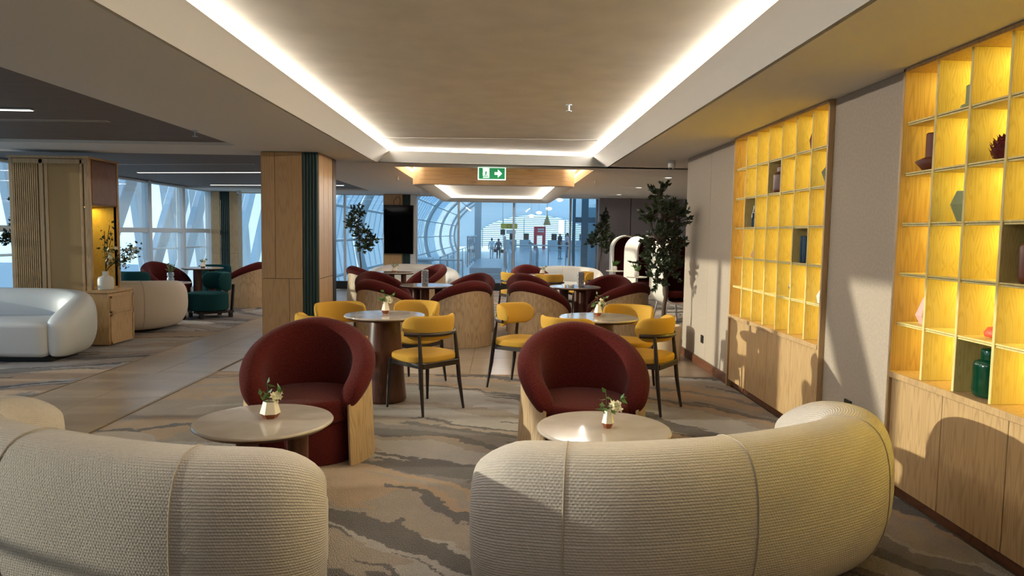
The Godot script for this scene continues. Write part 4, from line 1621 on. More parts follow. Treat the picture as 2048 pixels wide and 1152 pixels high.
func hex_vase(label: String, p: Vector3, prof: Array, turn: float, seed_: int, group: String) -> void:
	var t := thing("bud_vase", label, "vase", p, turn, group)
	for part in 2:
		var g := Geo.new()
		var pr: Array = prof.slice(0, 3) if part == 0 else prof.slice(2)
		for i in 6:
			var a0 := TAU * i / 6
			var a1 := TAU * (i + 1) / 6
			for j in pr.size() - 1:
				var q0: Vector2 = pr[j]
				var q1: Vector2 = pr[j + 1]
				g.quad_out(Vector3(cos(a0) * q0.x, q0.y, sin(a0) * q0.x), Vector3(cos(a1) * q0.x, q0.y, sin(a1) * q0.x), Vector3(cos(a1) * q1.x, q1.y, sin(a1) * q1.x), Vector3(cos(a0) * q1.x, q1.y, sin(a0) * q1.x), Vector3(0, prof[2].y, 0))
		put("foot" if part == 0 else "body", g, M.vase_copper if part == 0 else M.vase_white, t)
	var top: float = prof[prof.size() - 1].y
	var s := thing("flower_sprig", label.replace("vase", "blossom sprig") if false else "blossom sprig in the " + label, "flowers", p + Vector3(0, top - 0.02, 0), turn, group.replace("vases", "sprigs"))
	rng.seed = seed_
	var st := Geo.new()
	var lf := Geo.new()
	var pt := Geo.new()
	for k in 5:
		var a := rng.randf_range(0, TAU)
		var e := Vector3(cos(a) * rng.randf_range(0.02, 0.06), rng.randf_range(0.06, 0.13), sin(a) * rng.randf_range(0.01, 0.05))
		if k == 0:
			e = Vector3(-0.015, 0.16, 0.0)
		elif k == 1:
			e = Vector3(0.07, 0.13, 0.0)
		elif k == 2:
			e = Vector3(-0.05, 0.10, 0.01)
		st.tube(catmull([Vector3.ZERO, Vector3(e.x * 0.2, 0.035, e.z * 0.2), e * 0.7, e], 3), 0.0016, 4)
		for j in 3:
			leaf_at(lf, e * rng.randf_range(0.65, 1.0), rng.randf_range(0.032, 0.052))
	var hub := Vector3(0.035, 0.085, 0.01)
	for k in 16:
		blossom(pt, hub + Vector3(rng.randf_range(-0.022, 0.022), rng.randf_range(-0.025, 0.022), rng.randf_range(-0.02, 0.02)), 0.019)
	put("stem", st, M.leaf_light, s)
	put("leaves", lf, M.leaf_light, s)
	put("blossom", pt, M.petal, s)


func build_tables() -> void:
	var squat := [Vector2(0, 0), Vector2(0.034, 0), Vector2(0.054, 0.026), Vector2(0.036, 0.09), Vector2(0.030, 0.088), Vector2(0.028, 0.05)]
	var tall := [Vector2(0, 0), Vector2(0.019, 0), Vector2(0.033, 0.028), Vector2(0.017, 0.10), Vector2(0.013, 0.098), Vector2(0.012, 0.05)]
	var mid := [Vector2(0, 0), Vector2(0.024, 0), Vector2(0.040, 0.03), Vector2(0.020, 0.105), Vector2(0.016, 0.103), Vector2(0.014, 0.06)]
	leg_table("low round coffee table in front of the left red tub chair", Vector3(-1.245, 0, -3.72), 0.358, 0.50, 0.056, 0.17, 0.35, "front coffee tables")
	leg_table("low round coffee table in front of the right red tub chair", Vector3(0.548, 0, -3.64), 0.35, 0.50, 0.056, 0.16, 0.2, "front coffee tables")
	hex_vase("squat faceted vase with brown foot on the left coffee table", Vector3(-1.225, 0.5, -3.76), squat, 0.3, 11, "faceted bud vases")
	hex_vase("slim faceted vase with copper foot on the right coffee table", Vector3(0.568, 0.5, -3.63), tall, 0.1, 14, "faceted bud vases")
	cone_table("pale round bistro table on a brown cone at the left yellow chairs", Vector3(-1.03, 0, -6.30), 0.357, 0.77, 0.135, 0.195, "bistro tables")
	cone_table("pale round bistro table on a brown cone at the right yellow chairs", Vector3(0.888, 0, -6.34), 0.357, 0.77, 0.135, 0.195, "bistro tables")
	hex_vase("white faceted vase on the left bistro table", Vector3(-1.035, 0.77, -6.38), mid, 0.5, 17, "faceted bud vases")
	hex_vase("white faceted vase on the right bistro table", Vector3(0.89, 0.77, -6.42), mid, 0.2, 23, "faceted bud vases")
	leg_table("round table with brown legs among the left far tub chairs", Vector3(-1.07, 0, -10.25), 0.385, 0.75, 0.06, 0.19, 0.5, "far round tables")
	leg_table("round table with brown legs among the right far tub chairs", Vector3(1.09, 0, -10.36), 0.375, 0.75, 0.06, 0.16, 1.2, "far round tables")
	leg_table("round table below the television with a tiny vase", Vector3(-2.0, 0, -13.5), 0.36, 0.75, 0.05, 0.15, 0.2, "far round tables")
	leg_table("round table before the right white sofa with a tiny vase", Vector3(0.83, 0, -13.35), 0.34, 0.75, 0.05, 0.15, 0.9, "far round tables")
	hex_vase("dark-flowered faceted vase on the table below the television", Vector3(-2.02, 0.75, -13.5), squat, 0.3, 31, "faceted bud vases")
	hex_vase("faceted vase on the table before the right white sofa", Vector3(0.78, 0.75, -13.4), squat, 0.6, 37, "faceted bud vases")
	var silver := mat("patterned_silver", Color.WHITE, 0.3, 0.1)
	silver.albedo_texture = noise_tex(0.09, 61, Color(0.12, 0.12, 0.14), Color(0.95, 0.95, 0.97), 256, FastNoiseLite.TYPE_CELLULAR, 1)
	silver.uv1_triplanar = true
	silver.uv1_scale = Vector3.ONE * 3.6
	for e in [["silver patterned square vase on the left far round table", -1.09, -10.2], ["silver patterned square vase on the right far round table", 1.16, -10.3]]:
		var g := Geo.new()
		g.at(Vector3(0, 0.11, 0), Vector3(0.09, 0.22, 0.09), 0.008)
		var o := put("patterned_vase", g, silver)
		o.position = Vector3(e[1], 0.75, e[2])
		tag(o, e[0], "vase", "silver patterned vases")
	var k := 0
	for e in [["small white candle cup, left of the pair beside the right silver vase", 0.93], ["small white candle cup, right of the pair beside the right silver vase", 1.01]]:
		var g := Geo.new()
		g.lathe([Vector2(0, 0), Vector2(0.02, 0), Vector2(0.028, 0.02), Vector2(0.026, 0.035), Vector2(0.02, 0.035), Vector2(0.018, 0.02), Vector2(0, 0.018)], 16)
		var o := put("candle_cup", g, M.vase_white)
		o.position = Vector3(e[1], 0.75, -10.22)
		tag(o, e[0], "cup", "white candle cups")
		k += 1


# ---------------------------------------------------------------- lounge by the slanting windows
func make_green() -> Node3D:
	var t := thing("lounge_chair", "", "chair")
	var g := Geo.new()
	var poly := []
	for k in 32:
		var a := TAU * k / 32.0
		poly.append(Vector2(cos(a) * 0.35, sin(a) * 0.33))
	g.cushion(poly, 0.13, 0.43, 0.06, 0.015)
	put("seat", g, M.green_cloth, t)
	g = Geo.new()
	g.at(Vector3(0, 0.105, 0), Vector3(0.5, 0.05, 0.5), 0.01)
	put("base", g, M.dark_wood, t)
	for e in [[-0.21, 0.21], [0.21, 0.21], [-0.21, -0.3], [0.21, -0.3]]:
		g = Geo.new()
		g.bar(Vector3(e[0], 0, e[1]), Vector3(e[0], 0.09, e[1]), 0.06, 0.06, 0.005)
		put("leg", g, M.dark_wood, t)
	for s in [-0.12, 0.12]:
		g = Geo.new()
		g.bar(Vector3(s, 0.07, -0.36), Vector3(s, 0.56, -0.40), 0.06, 0.03, 0.004)
		put("back_post", g, M.dark_wood, t)
	g = Geo.new()
	g.bar(Vector3(0, 0.09, -0.22), Vector3(0, 0.09, -0.39), 0.3, 0.04, 0.004)
	put("base_bar", g, M.dark_wood, t)
	var P := []
	var END := 88.0
	for i in 33:
		var u := -1.0 + i / 16.0
		var a := deg_to_rad(END * signf(u) * (1.0 - pow(1.0 - absf(u), 1.4)))
		var e := minf(1.0, (END - rad_to_deg(absf(a))) / 26.0)
		e = sqrt(maxf(0.0, 1.0 - (1.0 - e) * (1.0 - e)))
		var d := Vector3(sin(a), 0, -cos(a))
		var row := PackedVector3Array()
		for k in 16:
			var w := TAU * k / 16.0
			var cx := signf(cos(w)) * pow(absf(cos(w)), 0.7)
			var sy := signf(sin(w)) * pow(absf(sin(w)), 0.7)
			var yy := 0.615 + sy * 0.155 * (0.25 + 0.75 * e)
			row.push_back(Vector3(0, 0, -0.04) + d * (0.315 + cx * 0.032 * (0.2 + 0.8 * e)) + Vector3(0, yy, 0))
		P.append(row)
	g = Geo.new()
	g.grid(P, false, true)
	put("backrest", g, M.green_cloth, t)
	return t


func build_left_lounge() -> void:
	var list := [
		["low teal green lounge chair with drum seat, nearest of the green chairs", -5.02, -12.2, Vector2(-0.68, 0.72)],
		["teal green lounge chair just behind the oak divider cabinet", -6.35, -12.5, Vector2(0.3, -1)],
		["teal green lounge chair behind the small table by the windows", -5.95, -14.75, Vector2(0.1, 1)],
		["teal green lounge chair half hidden behind the big oak column", -4.95, -15.6, Vector2(-1, 0.1)],
	]
	var first := make_green()
	for i in list.size():
		var e: Array = list[i]
		var o: Node3D = first if i == 0 else copy(first, e[0], Vector3.ZERO, 0.0)
		o.position = Vector3(e[1], 0, e[2])
		o.rotation.y = facing(e[3])
		tag(o, e[0], "chair", "teal green lounge chairs")
	leg_table("round table with brown legs in front of the slanting windows", Vector3(-5.75, 0, -13.75), 0.38, 0.77, 0.065, 0.17, 0.3, "window tables")
	cone_table("small brown cone side table behind the cream rounded sofa", Vector3(-5.42, 0, -11.85), 0.26, 0.62, 0.10, 0.17, "window tables")
	var squat := [Vector2(0, 0), Vector2(0.034, 0), Vector2(0.054, 0.026), Vector2(0.036, 0.10), Vector2(0.030, 0.098), Vector2(0.028, 0.06)]
	hex_vase("faceted vase on the round table by the slanting windows", Vector3(-5.72, 0.77, -13.7), squat, 0.2, 41, "faceted bud vases")
	var blue := mat("blue_white_china", Color.WHITE, 0.2)
	blue.albedo_texture = noise_tex(0.03, 67, Color(0.22, 0.33, 0.45), Color(0.9, 0.92, 0.92), 256)
	blue.uv1_triplanar = true
	blue.uv1_scale = Vector3.ONE * 5.0
	var v := thing("vase", "blue and white waisted vase on the small brown side table", "vase", Vector3(-5.46, 0.62, -11.8))
	var g := Geo.new()
	g.lathe([Vector2(0, 0), Vector2(0.045, 0), Vector2(0.058, 0.03), Vector2(0.055, 0.07), Vector2(0.042, 0.09), Vector2(0.055, 0.115), Vector2(0.055, 0.15), Vector2(0.045, 0.17), Vector2(0.04, 0.165), Vector2(0.04, 0.1)], 24)
	put("body", g, blue, v)
	v = thing("leafy_bunch", "bunch of green leaves in the blue and white waisted vase", "plant", Vector3(-5.46, 0.76, -11.8))
	var lf := Geo.new()
	var st := Geo.new()
	rng.seed = 71
	for k in 26:
		var e := Vector3(rng.randf_range(-0.09, 0.09), rng.randf_range(0.05, 0.17), rng.randf_range(-0.06, 0.06))
		st.tube([Vector3(0, 0, 0), e * 0.5 + Vector3(0, 0.02, 0), e], 0.0015, 4)
		leaf_at(lf, e, rng.randf_range(0.035, 0.06))
	put("stem", st, M.leaf_light, v)
	put("leaves", lf, M.leaf_light, v)


# ---------------------------------------------------------------- arched booths
func make_booth() -> Node3D:
	var t := thing("arched_booth", "", "booth chair")
	var loop := func(w: float, y0: float, y1: float, z: float) -> PackedVector3Array:
		var row := PackedVector3Array()
		var r := w / 2.0
		for k in 13:
			var a := PI * k / 12.0
			row.push_back(Vector3(cos(a) * r, y1 - r + sin(a) * r, z))
		var rb := r * 0.75
		for k in 7:
			var a := PI + PI / 2 * k / 6.0
			row.push_back(Vector3(-r + rb + cos(a) * rb, y0 + rb + sin(a) * rb, z))
		for k in 7:
			var a := PI * 1.5 + PI / 2 * k / 6.0
			row.push_back(Vector3(r - rb + cos(a) * rb, y0 + rb + sin(a) * rb, z))
		return row
	var g := Geo.new()
	var o0: PackedVector3Array = loop.call(0.60, 0.34, 1.49, -0.27)
	var o1: PackedVector3Array = loop.call(0.64, 0.33, 1.51, 0.08)
	var o2: PackedVector3Array = loop.call(0.63, 0.335, 1.505, 0.27)
	var i2: PackedVector3Array = loop.call(0.56, 0.37, 1.47, 0.27)
	var i0: PackedVector3Array = loop.call(0.54, 0.38, 1.46, -0.23)
	g.grid([o0, o1, o2], false, true)
	g.grid([o2, i2], false, true)
	var c0 := Vector3(0, 0.93, -0.285)
	for k in o0.size():
		g.tri(c0, o0[k], o0[(k + 1) % o0.size()])
	put("shell", g, M.white_plastic, t)
	g = Geo.new()
	g.grid([i2, i0], false, true)
	c0 = Vector3(0, 0.93, -0.23)
	for k in i0.size():
		g.tri(c0, i0[k], i0[(k + 1) % i0.size()])
	put("lining", g, M.maroon_felt, t)
	var poly := []
	for k in 24:
		var a := TAU * k / 24.0
		poly.append(Vector2(cos(a) * 0.25, sin(a) * 0.2 + 0.02))
	g = Geo.new()
	g.cushion(poly, 0.44, 0.56, 0.04, 0.01)
	put("seat", g, M.maroon_felt, t)
	for e in [[-1, -1], [1, -1], [-1, 1], [1, 1]]:
		g = Geo.new()
		g.tube([Vector3(e[0] * 0.24, 0, e[1] * 0.24), Vector3(e[0] * 0.16, 0.44, e[1] * 0.16)], [0.016, 0.02], 8)
		put("leg", g, M.white_metal, t)
	g = Geo.new()
	g.bar(Vector3(-0.2, 0.2, 0.205), Vector3(0.2, 0.2, 0.205), 0.02, 0.02)
	put("crossbar", g, M.white_metal, t)
	return t


func build_booths() -> void:
	var list := [
		["white arched high-back booth chair, half hidden by the big tree", 2.98, -12.3, Vector2(0.25, 0.97)],
		["white arched high-back booth chair, middle one of the row", 2.95, -14.7, Vector2(0.35, 0.94)],
		["white arched high-back booth chair, farthest of the row", 2.88, -16.6, Vector2(0.0, 1.0)],
	]
	var first := make_booth()
	for i in list.size():
		var e: Array = list[i]
		var o: Node3D = first if i == 0 else copy(first, e[0], Vector3.ZERO, 0.0)
		o.position = Vector3(e[1], 0.006, e[2])
		o.rotation.y = facing(e[3])
		tag(o, e[0], "booth chair", "arched booth chairs")
	for e in [["small white round table between the middle and near booth chairs", 2.62, -13.65], ["small white round table between the two farther booth chairs", 2.56, -15.9]]:
		var t := thing("small_table", e[0], "table", Vector3(e[1], 0, e[2]), 0.0, "booth tables")
		var g := Geo.new()
		g.cyl(Vector3(0, 0.70, 0), 0.2, 0.2, 0.02, 32, 0.003)
		put("table_top", g, M.white_plastic, t)
		g = Geo.new()
		g.cyl(Vector3(0, 0.015, 0), 0.02, 0.02, 0.69, 14)
		put("pole", g, M.white_metal, t)
		g = Geo.new()
		g.cyl(Vector3.ZERO, 0.14, 0.13, 0.018, 28, 0.003)
		put("foot", g, M.white_metal, t)
	for e in [["leafy plant in a white pot on the nearer booth table", 2.62, -13.65, 81], ["leafy plant in a white pot on the farther booth table", 2.56, -15.9, 82]]:
		var t := thing("potted_plant", e[0], "plant", Vector3(e[1], 0.72, e[2]), 0.0, "booth table plants")
		var g := Geo.new()
		g.lathe([Vector2(0, 0), Vector2(0.04, 0), Vector2(0.05, 0.02), Vector2(0.045, 0.08), Vector2(0.03, 0.10), Vector2(0.025, 0.10), Vector2(0.025, 0.08), Vector2(0, 0.08)], 18)
		put("pot", g, M.white_plastic, t)
		var lf := Geo.new()
		rng.seed = e[3]
		for k in 24:
			var a := rng.randf_range(0, TAU)
			var d := Vector3(cos(a) * 0.45, rng.randf_range(0.5, 1.0), sin(a) * 0.45).normalized()
			leaf_at(lf, Vector3(0, 0.08, 0) + d * rng.randf_range(0.02, 0.12), rng.randf_range(0.06, 0.10), d)
		put("leaves", lf, M.leaf_light, t)


# ---------------------------------------------------------------- indoor trees
func tree(label: String, p: Vector3, pr: float, ph: float, trunk: Array, tr: float, crowns: Array, leaf: float, seed_: int) -> void:
	var t := thing("indoor_tree", label, "tree", p)
	rng.seed = seed_
	var g := Geo.new()
	g.lathes([[Vector2(0, 0), Vector2(pr * 0.93, 0)], [Vector2(pr * 0.93, 0), Vector2(pr * 0.97, ph * 0.3), Vector2(pr, ph - 0.01)], [Vector2(pr, ph - 0.01), Vector2(pr - 0.008, ph), Vector2(pr - 0.025, ph)], [Vector2(pr - 0.025, ph), Vector2(pr - 0.03, ph - 0.05)]], 36)
	put("pot", g, M.pot_stone, t)
	g = Geo.new()
	g.cyl(Vector3(0, ph - 0.08, 0), pr - 0.028, pr - 0.028, 0.04, 24)
	put("soil", g, M.soil, t)
	var st := Geo.new()
	var lf := Geo.new()
	var path := catmull(trunk, 5)
	var radii := []
	for i in path.size():
		radii.append(lerpf(tr, tr * 0.35, float(i) / path.size()))
	st.tube(path, radii, 8)
	for c in crowns:
		var ctr: Vector3 = c[0]
		var ext: Vector3 = c[1]
		# branch from the trunk to the crown centre
		var best: Vector3 = path[0]
		for q in path:
			if q.y < ctr.y - ext.y * 0.5 and (q - ctr).length() < (best - ctr).length():
				best = q
		var mid := best.lerp(ctr, 0.5) + Vector3(rng.randf_range(-0.03, 0.03), 0.03, rng.randf_range(-0.03, 0.03))
		st.tube(catmull([best, mid, ctr], 4), tr * 0.4, 6)
		for k in c[2]:
			var d := Vector3(rng.randf_range(-1, 1), rng.randf_range(-1, 1), rng.randf_range(-1, 1))
			while d.length() > 1.0:
				d = Vector3(rng.randf_range(-1, 1), rng.randf_range(-1, 1), rng.randf_range(-1, 1))
			var e := ctr + d * ext
			var root := ctr + d * ext * 0.25 - Vector3(0, ext.y * 0.25, 0)
			st.tube([root, root.lerp(e, 0.6) + Vector3(0, 0.01, 0), e], tr * 0.09 + 0.001, 4)
			for j in 11:
				var q := root.lerp(e, rng.randf_range(0.35, 1.05))
				var out := ((e - root).normalized() + Vector3(rng.randf_range(-1, 1), rng.randf_range(-0.7, 0.8), rng.randf_range(-1, 1))).normalized()
				leaf_at(lf, q, leaf * rng.randf_range(0.75, 1.25), out)
	put("trunk", st, M.bark, t)
	put("foliage", lf, M.leaf, t).set_meta("kind", "stuff")


func build_plants() -> void:
	tree("big indoor tree in a stone pot against the right wall", Vector3(2.02, 0, -8.6), 0.20, 0.42,
		[Vector3(-0.02, 0.36, 0), Vector3(-0.03, 0.6, 0.02), Vector3(0.0, 0.85, 0), Vector3(-0.03, 1.1, 0.0), Vector3(-0.06, 1.5, 0.02), Vector3(-0.1, 1.9, 0)], 0.03,
		[[Vector3(-0.13, 2.05, 0.0), Vector3(0.13, 0.17, 0.13), 18], [Vector3(-0.12, 1.80, 0.02), Vector3(0.25, 0.2, 0.22), 38], [Vector3(0.08, 1.74, 0.05), Vector3(0.18, 0.24, 0.18), 32], [Vector3(-0.15, 1.5, 0.04), Vector3(0.22, 0.22, 0.22), 38], [Vector3(0.08, 1.46, 0.0), Vector3(0.17, 0.26, 0.2), 34], [Vector3(-0.16, 1.2, 0.05), Vector3(0.28, 0.17, 0.22), 38], [Vector3(0.06, 1.12, 0.0), Vector3(0.16, 0.2, 0.18), 26], [Vector3(-0.14, 0.98, 0.05), Vector3(0.16, 0.12, 0.16), 14]], 0.06, 301)
	tree("slender indoor tree before the glass wall on the left", Vector3(-3.25, 0, -16.4), 0.17, 0.4,
		[Vector3(0, 0.34, 0), Vector3(0.02, 0.7, 0), Vector3(0.0, 0.95, 0), Vector3(-0.02, 1.3, 0), Vector3(-0.03, 1.7, 0)], 0.022,
		[[Vector3(-0.08, 1.97, 0), Vector3(0.2, 0.18, 0.18), 30], [Vector3(-0.16, 1.7, 0), Vector3(0.24, 0.22, 0.2), 42], [Vector3(0.06, 1.48, 0), Vector3(0.26, 0.22, 0.2), 44], [Vector3(0.24, 1.34, 0.02), Vector3(0.2, 0.2, 0.18), 30], [Vector3(0.06, 1.18, 0), Vector3(0.24, 0.17, 0.2), 32]], 0.062, 302)
	tree("slender indoor tree against the grey far wall on the right", Vector3(2.5, 0, -17.95), 0.17, 0.4,
		[Vector3(-0.03, 0.34, 0), Vector3(-0.02, 0.75, 0), Vector3(0.03, 1.0, 0), Vector3(0.03, 1.4, 0), Vector3(0.05, 1.8, 0)], 0.022,
		[[Vector3(0.10, 2.0, 0), Vector3(0.12, 0.18, 0.12), 20], [Vector3(0.06, 1.72, 0), Vector3(0.2, 0.2, 0.18), 36], [Vector3(-0.12, 1.45, 0), Vector3(0.2, 0.18, 0.18), 28], [Vector3(0.2, 1.42, 0.0), Vector3(0.2, 0.2, 0.18), 34], [Vector3(-0.27, 1.3, 0.0), Vector3(0.15, 0.12, 0.14), 16], [Vector3(0.12, 1.2, 0.0), Vector3(0.18, 0.12, 0.16), 20]], 0.075, 303)
	tree("indoor tree at the left picture edge by the slanting windows", Vector3(-7.0, 0, -10.45), 0.19, 0.42,
		[Vector3(0.0, 0.36, 0), Vector3(0.08, 0.75, 0), Vector3(0.0, 1.1, 0), Vector3(-0.02, 1.45, 0), Vector3(0.0, 1.8, 0)], 0.03,
		[[Vector3(0.04, 1.88, 0), Vector3(0.14, 0.18, 0.14), 24], [Vector3(0.05, 1.6, 0), Vector3(0.2, 0.18, 0.18), 36], [Vector3(-0.1, 1.35, 0), Vector3(0.2, 0.2, 0.18), 30], [Vector3(0.12, 1.28, 0.0), Vector3(0.14, 0.16, 0.16), 22]], 0.06, 304)


# ---------------------------------------------------------------- lamps, sign, vents and other fittings
func build_fittings() -> void:
	# exit sign
	var s := thing("exit_sign", "green lit exit sign with running figure and arrow", "sign", Vector3(-0.155, 2.39, -10.62))
	var g := Geo.new()
	g.at(Vector3.ZERO, Vector3(0.415, 0.19, 0.035), 0.006)
	put("housing", g, M.sign_white, s)
	g = Geo.new()
	g.at(Vector3(0, 0, 0.0185), Vector3(0.385, 0.162, 0.003))
	put("face", g, M.sign_green, s)
	g = Geo.new()
	g.at(Vector3(-0.125, 0.02, 0.022), Vector3(0.014, 0.11, 0.003))
	g.at(Vector3(-0.085, 0.068, 0.022), Vector3(0.094, 0.014, 0.003))
	g.at(Vector3(-0.045, 0.0, 0.022), Vector3(0.014, 0.12, 0.003))
	g.at(Vector3(-0.085, 0.01, 0.0212), Vector3(0.07, 0.10, 0.002))
	g.at(Vector3(-0.085, -0.058, 0.022), Vector3(0.09, 0.014, 0.003))
	put("doorway_mark", g, M.sign_white, s)
	g = Geo.new()
	g.cyl(Vector3(-0.078, 0.038, 0.0235), 0.011, 0.011, 0.002, 12)
	g.bar(Vector3(-0.082, 0.028, 0.0245), Vector3(-0.09, -0.01, 0.0245), 0.018, 0.003, 0.0, Vector3(1, 0, 0))
	g.bar(Vector3(-0.09, -0.008, 0.0245), Vector3(-0.07, -0.028, 0.0245), 0.011, 0.003, 0.0, Vector3(1, 0, 0))
	g.bar(Vector3(-0.07, -0.028, 0.0245), Vector3(-0.072, -0.05, 0.0245), 0.009, 0.003, 0.0, Vector3(1, 0, 0))
	g.bar(Vector3(-0.092, -0.008, 0.0245), Vector3(-0.105, -0.05, 0.0245), 0.011, 0.003, 0.0, Vector3(1, 0, 0))
	g.bar(Vector3(-0.082, 0.024, 0.0245), Vector3(-0.058, 0.006, 0.0245), 0.008, 0.003, 0.0, Vector3(1, 0, 0))
	g.bar(Vector3(-0.086, 0.024, 0.0245), Vector3(-0.112, 0.006, 0.0245), 0.008, 0.003, 0.0, Vector3(1, 0, 0))
	put("figure_mark", g, M.sign_green, s)
	g = Geo.new()
	g.at(Vector3(0.07, 0, 0.022), Vector3(0.06, 0.036, 0.003))
	for z in [0.0205, 0.0235]:
		g.tri(Vector3(0.088, 0.062, z), Vector3(0.15, 0, z), Vector3(0.088, -0.062, z))
	put("arrow_mark", g, M.sign_white, s)
	# long ceiling lamps of the left bay
	for e in [["long white ceiling lamp nearest to us in the grey timber ceiling", -4.05, -7.3, -6.27, 0.0], ["long white ceiling lamp left of the big oak column, nearer one", -6.58, -3.4, -12.65, -0.2], ["long white ceiling lamp left of the big oak column, farther one", -6.6, -3.4, -15.9, -0.2]]:
		var L: float = absf(e[2] - e[1])
		var lp := thing("linear_lamp", e[0], "ceiling lamp", Vector3((e[1] + e[2]) / 2, 2.506, e[3]), e[4], "long ceiling lamps")
		g = Geo.new()
		g.at(Vector3.ZERO, Vector3(L, 0.012, 0.07), 0.003)
		put("housing", g, M.white_metal, lp)
		g = Geo.new()
		g.at(Vector3(0, -0.006, 0), Vector3(L - 0.02, 0.006, 0.05))
		var o := put("diffuser", g, M.led_white, lp)
		area(o, "lamp_light", Vector3(0, -0.012, 0), Vector3(0, -1, 0), Vector2(0.045, L - 0.03) if true else Vector2.ONE, 0.8 * L, Color(1, 0.98, 0.96))
		(o.get_child(0) as Node3D).rotation.y = 0.0
		(o.get_child(0) as AreaLight3D).transform = Transform3D(Basis(Vector3(1, 0, 0), Vector3(0, 0, -1), Vector3(0, 1, 0)), Vector3(0, -0.012, 0))
		(o.get_child(0) as AreaLight3D).area_size = Vector2(L - 0.03, 0.045)
	# downlights of the right bay
	var k := 0
	for e in [["round recessed downlight above the big tree", 2.768, -11.9], ["round recessed downlight, middle one of the three over the booths", 2.769, -14.45], ["round recessed downlight, farthest of the three over the booths", 2.785, -17.0]]:
		var d := thing("downlight", e[0], "ceiling lamp", Vector3(e[1], 2.478, e[2]), 0.0, "recessed downlights")
		g = Geo.new()
		g.lathe([Vector2(0.055, 0.004), Vector2(0.062, -0.004), Vector2(0.075, -0.004), Vector2(0.08, 0.004)], 28)
		put("ring", g, M.white_metal, d)
		g = Geo.new()
		g.cyl(Vector3(0, -0.002, 0), 0.055, 0.055, 0.004, 24)
		var o := put("lens", g, M.led_white, d)
		var sp := SpotLight3D.new()
		sp.name = "downlight_beam"
		o.add_child(sp)
		sp.position = Vector3(0, -0.02, 0)
		sp.rotation.x = -PI / 2
		sp.spot_angle = 60.0
		sp.spot_range = 12.0
		sp.spot_attenuation = 2.0
		sp.light_size = 0.05
		sp.light_energy = 6.0
		sp.light_color = Color(1, 0.94, 0.84)
		sp.shadow_enabled = true
		k += 1
	# air slots
	for e in [["long slot air vent in the raised ceiling panel", -0.16, 2.662, -8.86, 2.65, 0.05], ["slot air vent in the grey timber ceiling at the left edge", -5.2, 2.512, -6.95, 2.9, 0.03], ["slot air vent in the far grey timber ceiling", -5.0, 2.512, -11.3, 2.4, 0.2]]:
		var v := thing("slot_vent", e[0], "air vent", Vector3(e[1], e[2], e[3]), -e[5], "slot air vents")
		for zz in [-0.035, 0.035]:
			g = Geo.new()
			g.at(Vector3(0, 0.001, zz), Vector3(e[4], 0.004, 0.012), 0.001)
			put("frame_bar", g, M.panel_paint, v)
		for xx in [-e[4] / 2, e[4] / 2]:
			g = Geo.new()
			g.at(Vector3(xx, 0, 0), Vector3(0.012, 0.008, 0.082), 0.001)
			put("frame_bar", g, M.white_metal, v)
		g = Geo.new()
		g.at(Vector3(0, 0.003, 0), Vector3(e[4], 0.003, 0.06))
		put("slot", g, M.dark_metal, v)
	# sprinkler heads
	for e in [["sprinkler head at the edge of the grey timber ceiling", -3.06, CEIL, -7.2], ["sprinkler head in the middle of the raised ceiling panel", 0.588, 2.662, -6.45], ["sprinkler head left of the hanging timber block", -1.83, CEIL, -12.6], ["sprinkler head right of the hanging timber block", 1.68, CEIL, -12.9], ["sprinkler head far back above the television", -1.98, CEIL, -17.4]]:
		var sp := thing("sprinkler_head", e[0], "sprinkler", Vector3(e[1], e[2], e[3]), 0.0, "sprinkler heads")
		g = Geo.new()
		g.cyl(Vector3(0, -0.006, 0), 0.028, 0.028, 0.006, 18)
		put("rose", g, M.steel, sp)
		g = Geo.new()
		g.cyl(Vector3(0, -0.055, 0), 0.007, 0.009, 0.05, 10)
		put("stem", g, M.steel, sp)
		g = Geo.new()
		g.cyl(Vector3(0, -0.06, 0), 0.026, 0.026, 0.004, 16)
		put("deflector", g, M.steel, sp)
	# security cameras
	for e in [["white dome security camera at the corner of the right wall", 2.2, -9.3], ["white dome security camera over the far left column", -6.55, -17.9]]:
		var cm := thing("security_camera", e[0], "camera", Vector3(e[1], CEIL, e[2]), 0.0, "security cameras")
		g = Geo.new()
		g.cyl(Vector3(0, -0.03, 0), 0.05, 0.05, 0.03, 24, 0.003)
		put("mount", g, M.white_plastic, cm)
		g = Geo.new()
		g.lathe([Vector2(0.045, -0.03), Vector2(0.05, -0.06), Vector2(0.045, -0.085), Vector2(0.03, -0.105), Vector2(0, -0.112)], 20)
		put("housing", g, M.white_plastic, cm)
		g = Geo.new()
		g.cyl(Vector3(-0.02, -0.11, 0.02), 0.022, 0.022, 0.02, 14)
		put("lens", g, M.black, cm)
	# sockets
	for e in [["dark wall socket beside the far shelving", 0.327, -8.09], ["dark wall socket between the two shelvings", 0.385, -4.64]]:
		var so := thing("wall_socket", e[0], "socket", Vector3(WALL - 0.006, e[1], e[2]), 0.0, "wall sockets")
		g = Geo.new()
		g.at(Vector3.ZERO, Vector3(0.01, 0.09, 0.09), 0.002)
		put("plate", g, M.dark_metal, so)
		g = Geo.new()
		g.at(Vector3(-0.006, 0.0, 0), Vector3(0.004, 0.05, 0.055), 0.001)
		put("insert", g, M.black, so)


# ---------------------------------------------------------------- the terminal beyond the far glass
func ell(a: float, z: float, grow := 0.0) -> Vector3:
	return Vector3(1.0 + cos(a) * (6.5 + grow), 1.2 + sin(a) * (4.7 + grow), z)


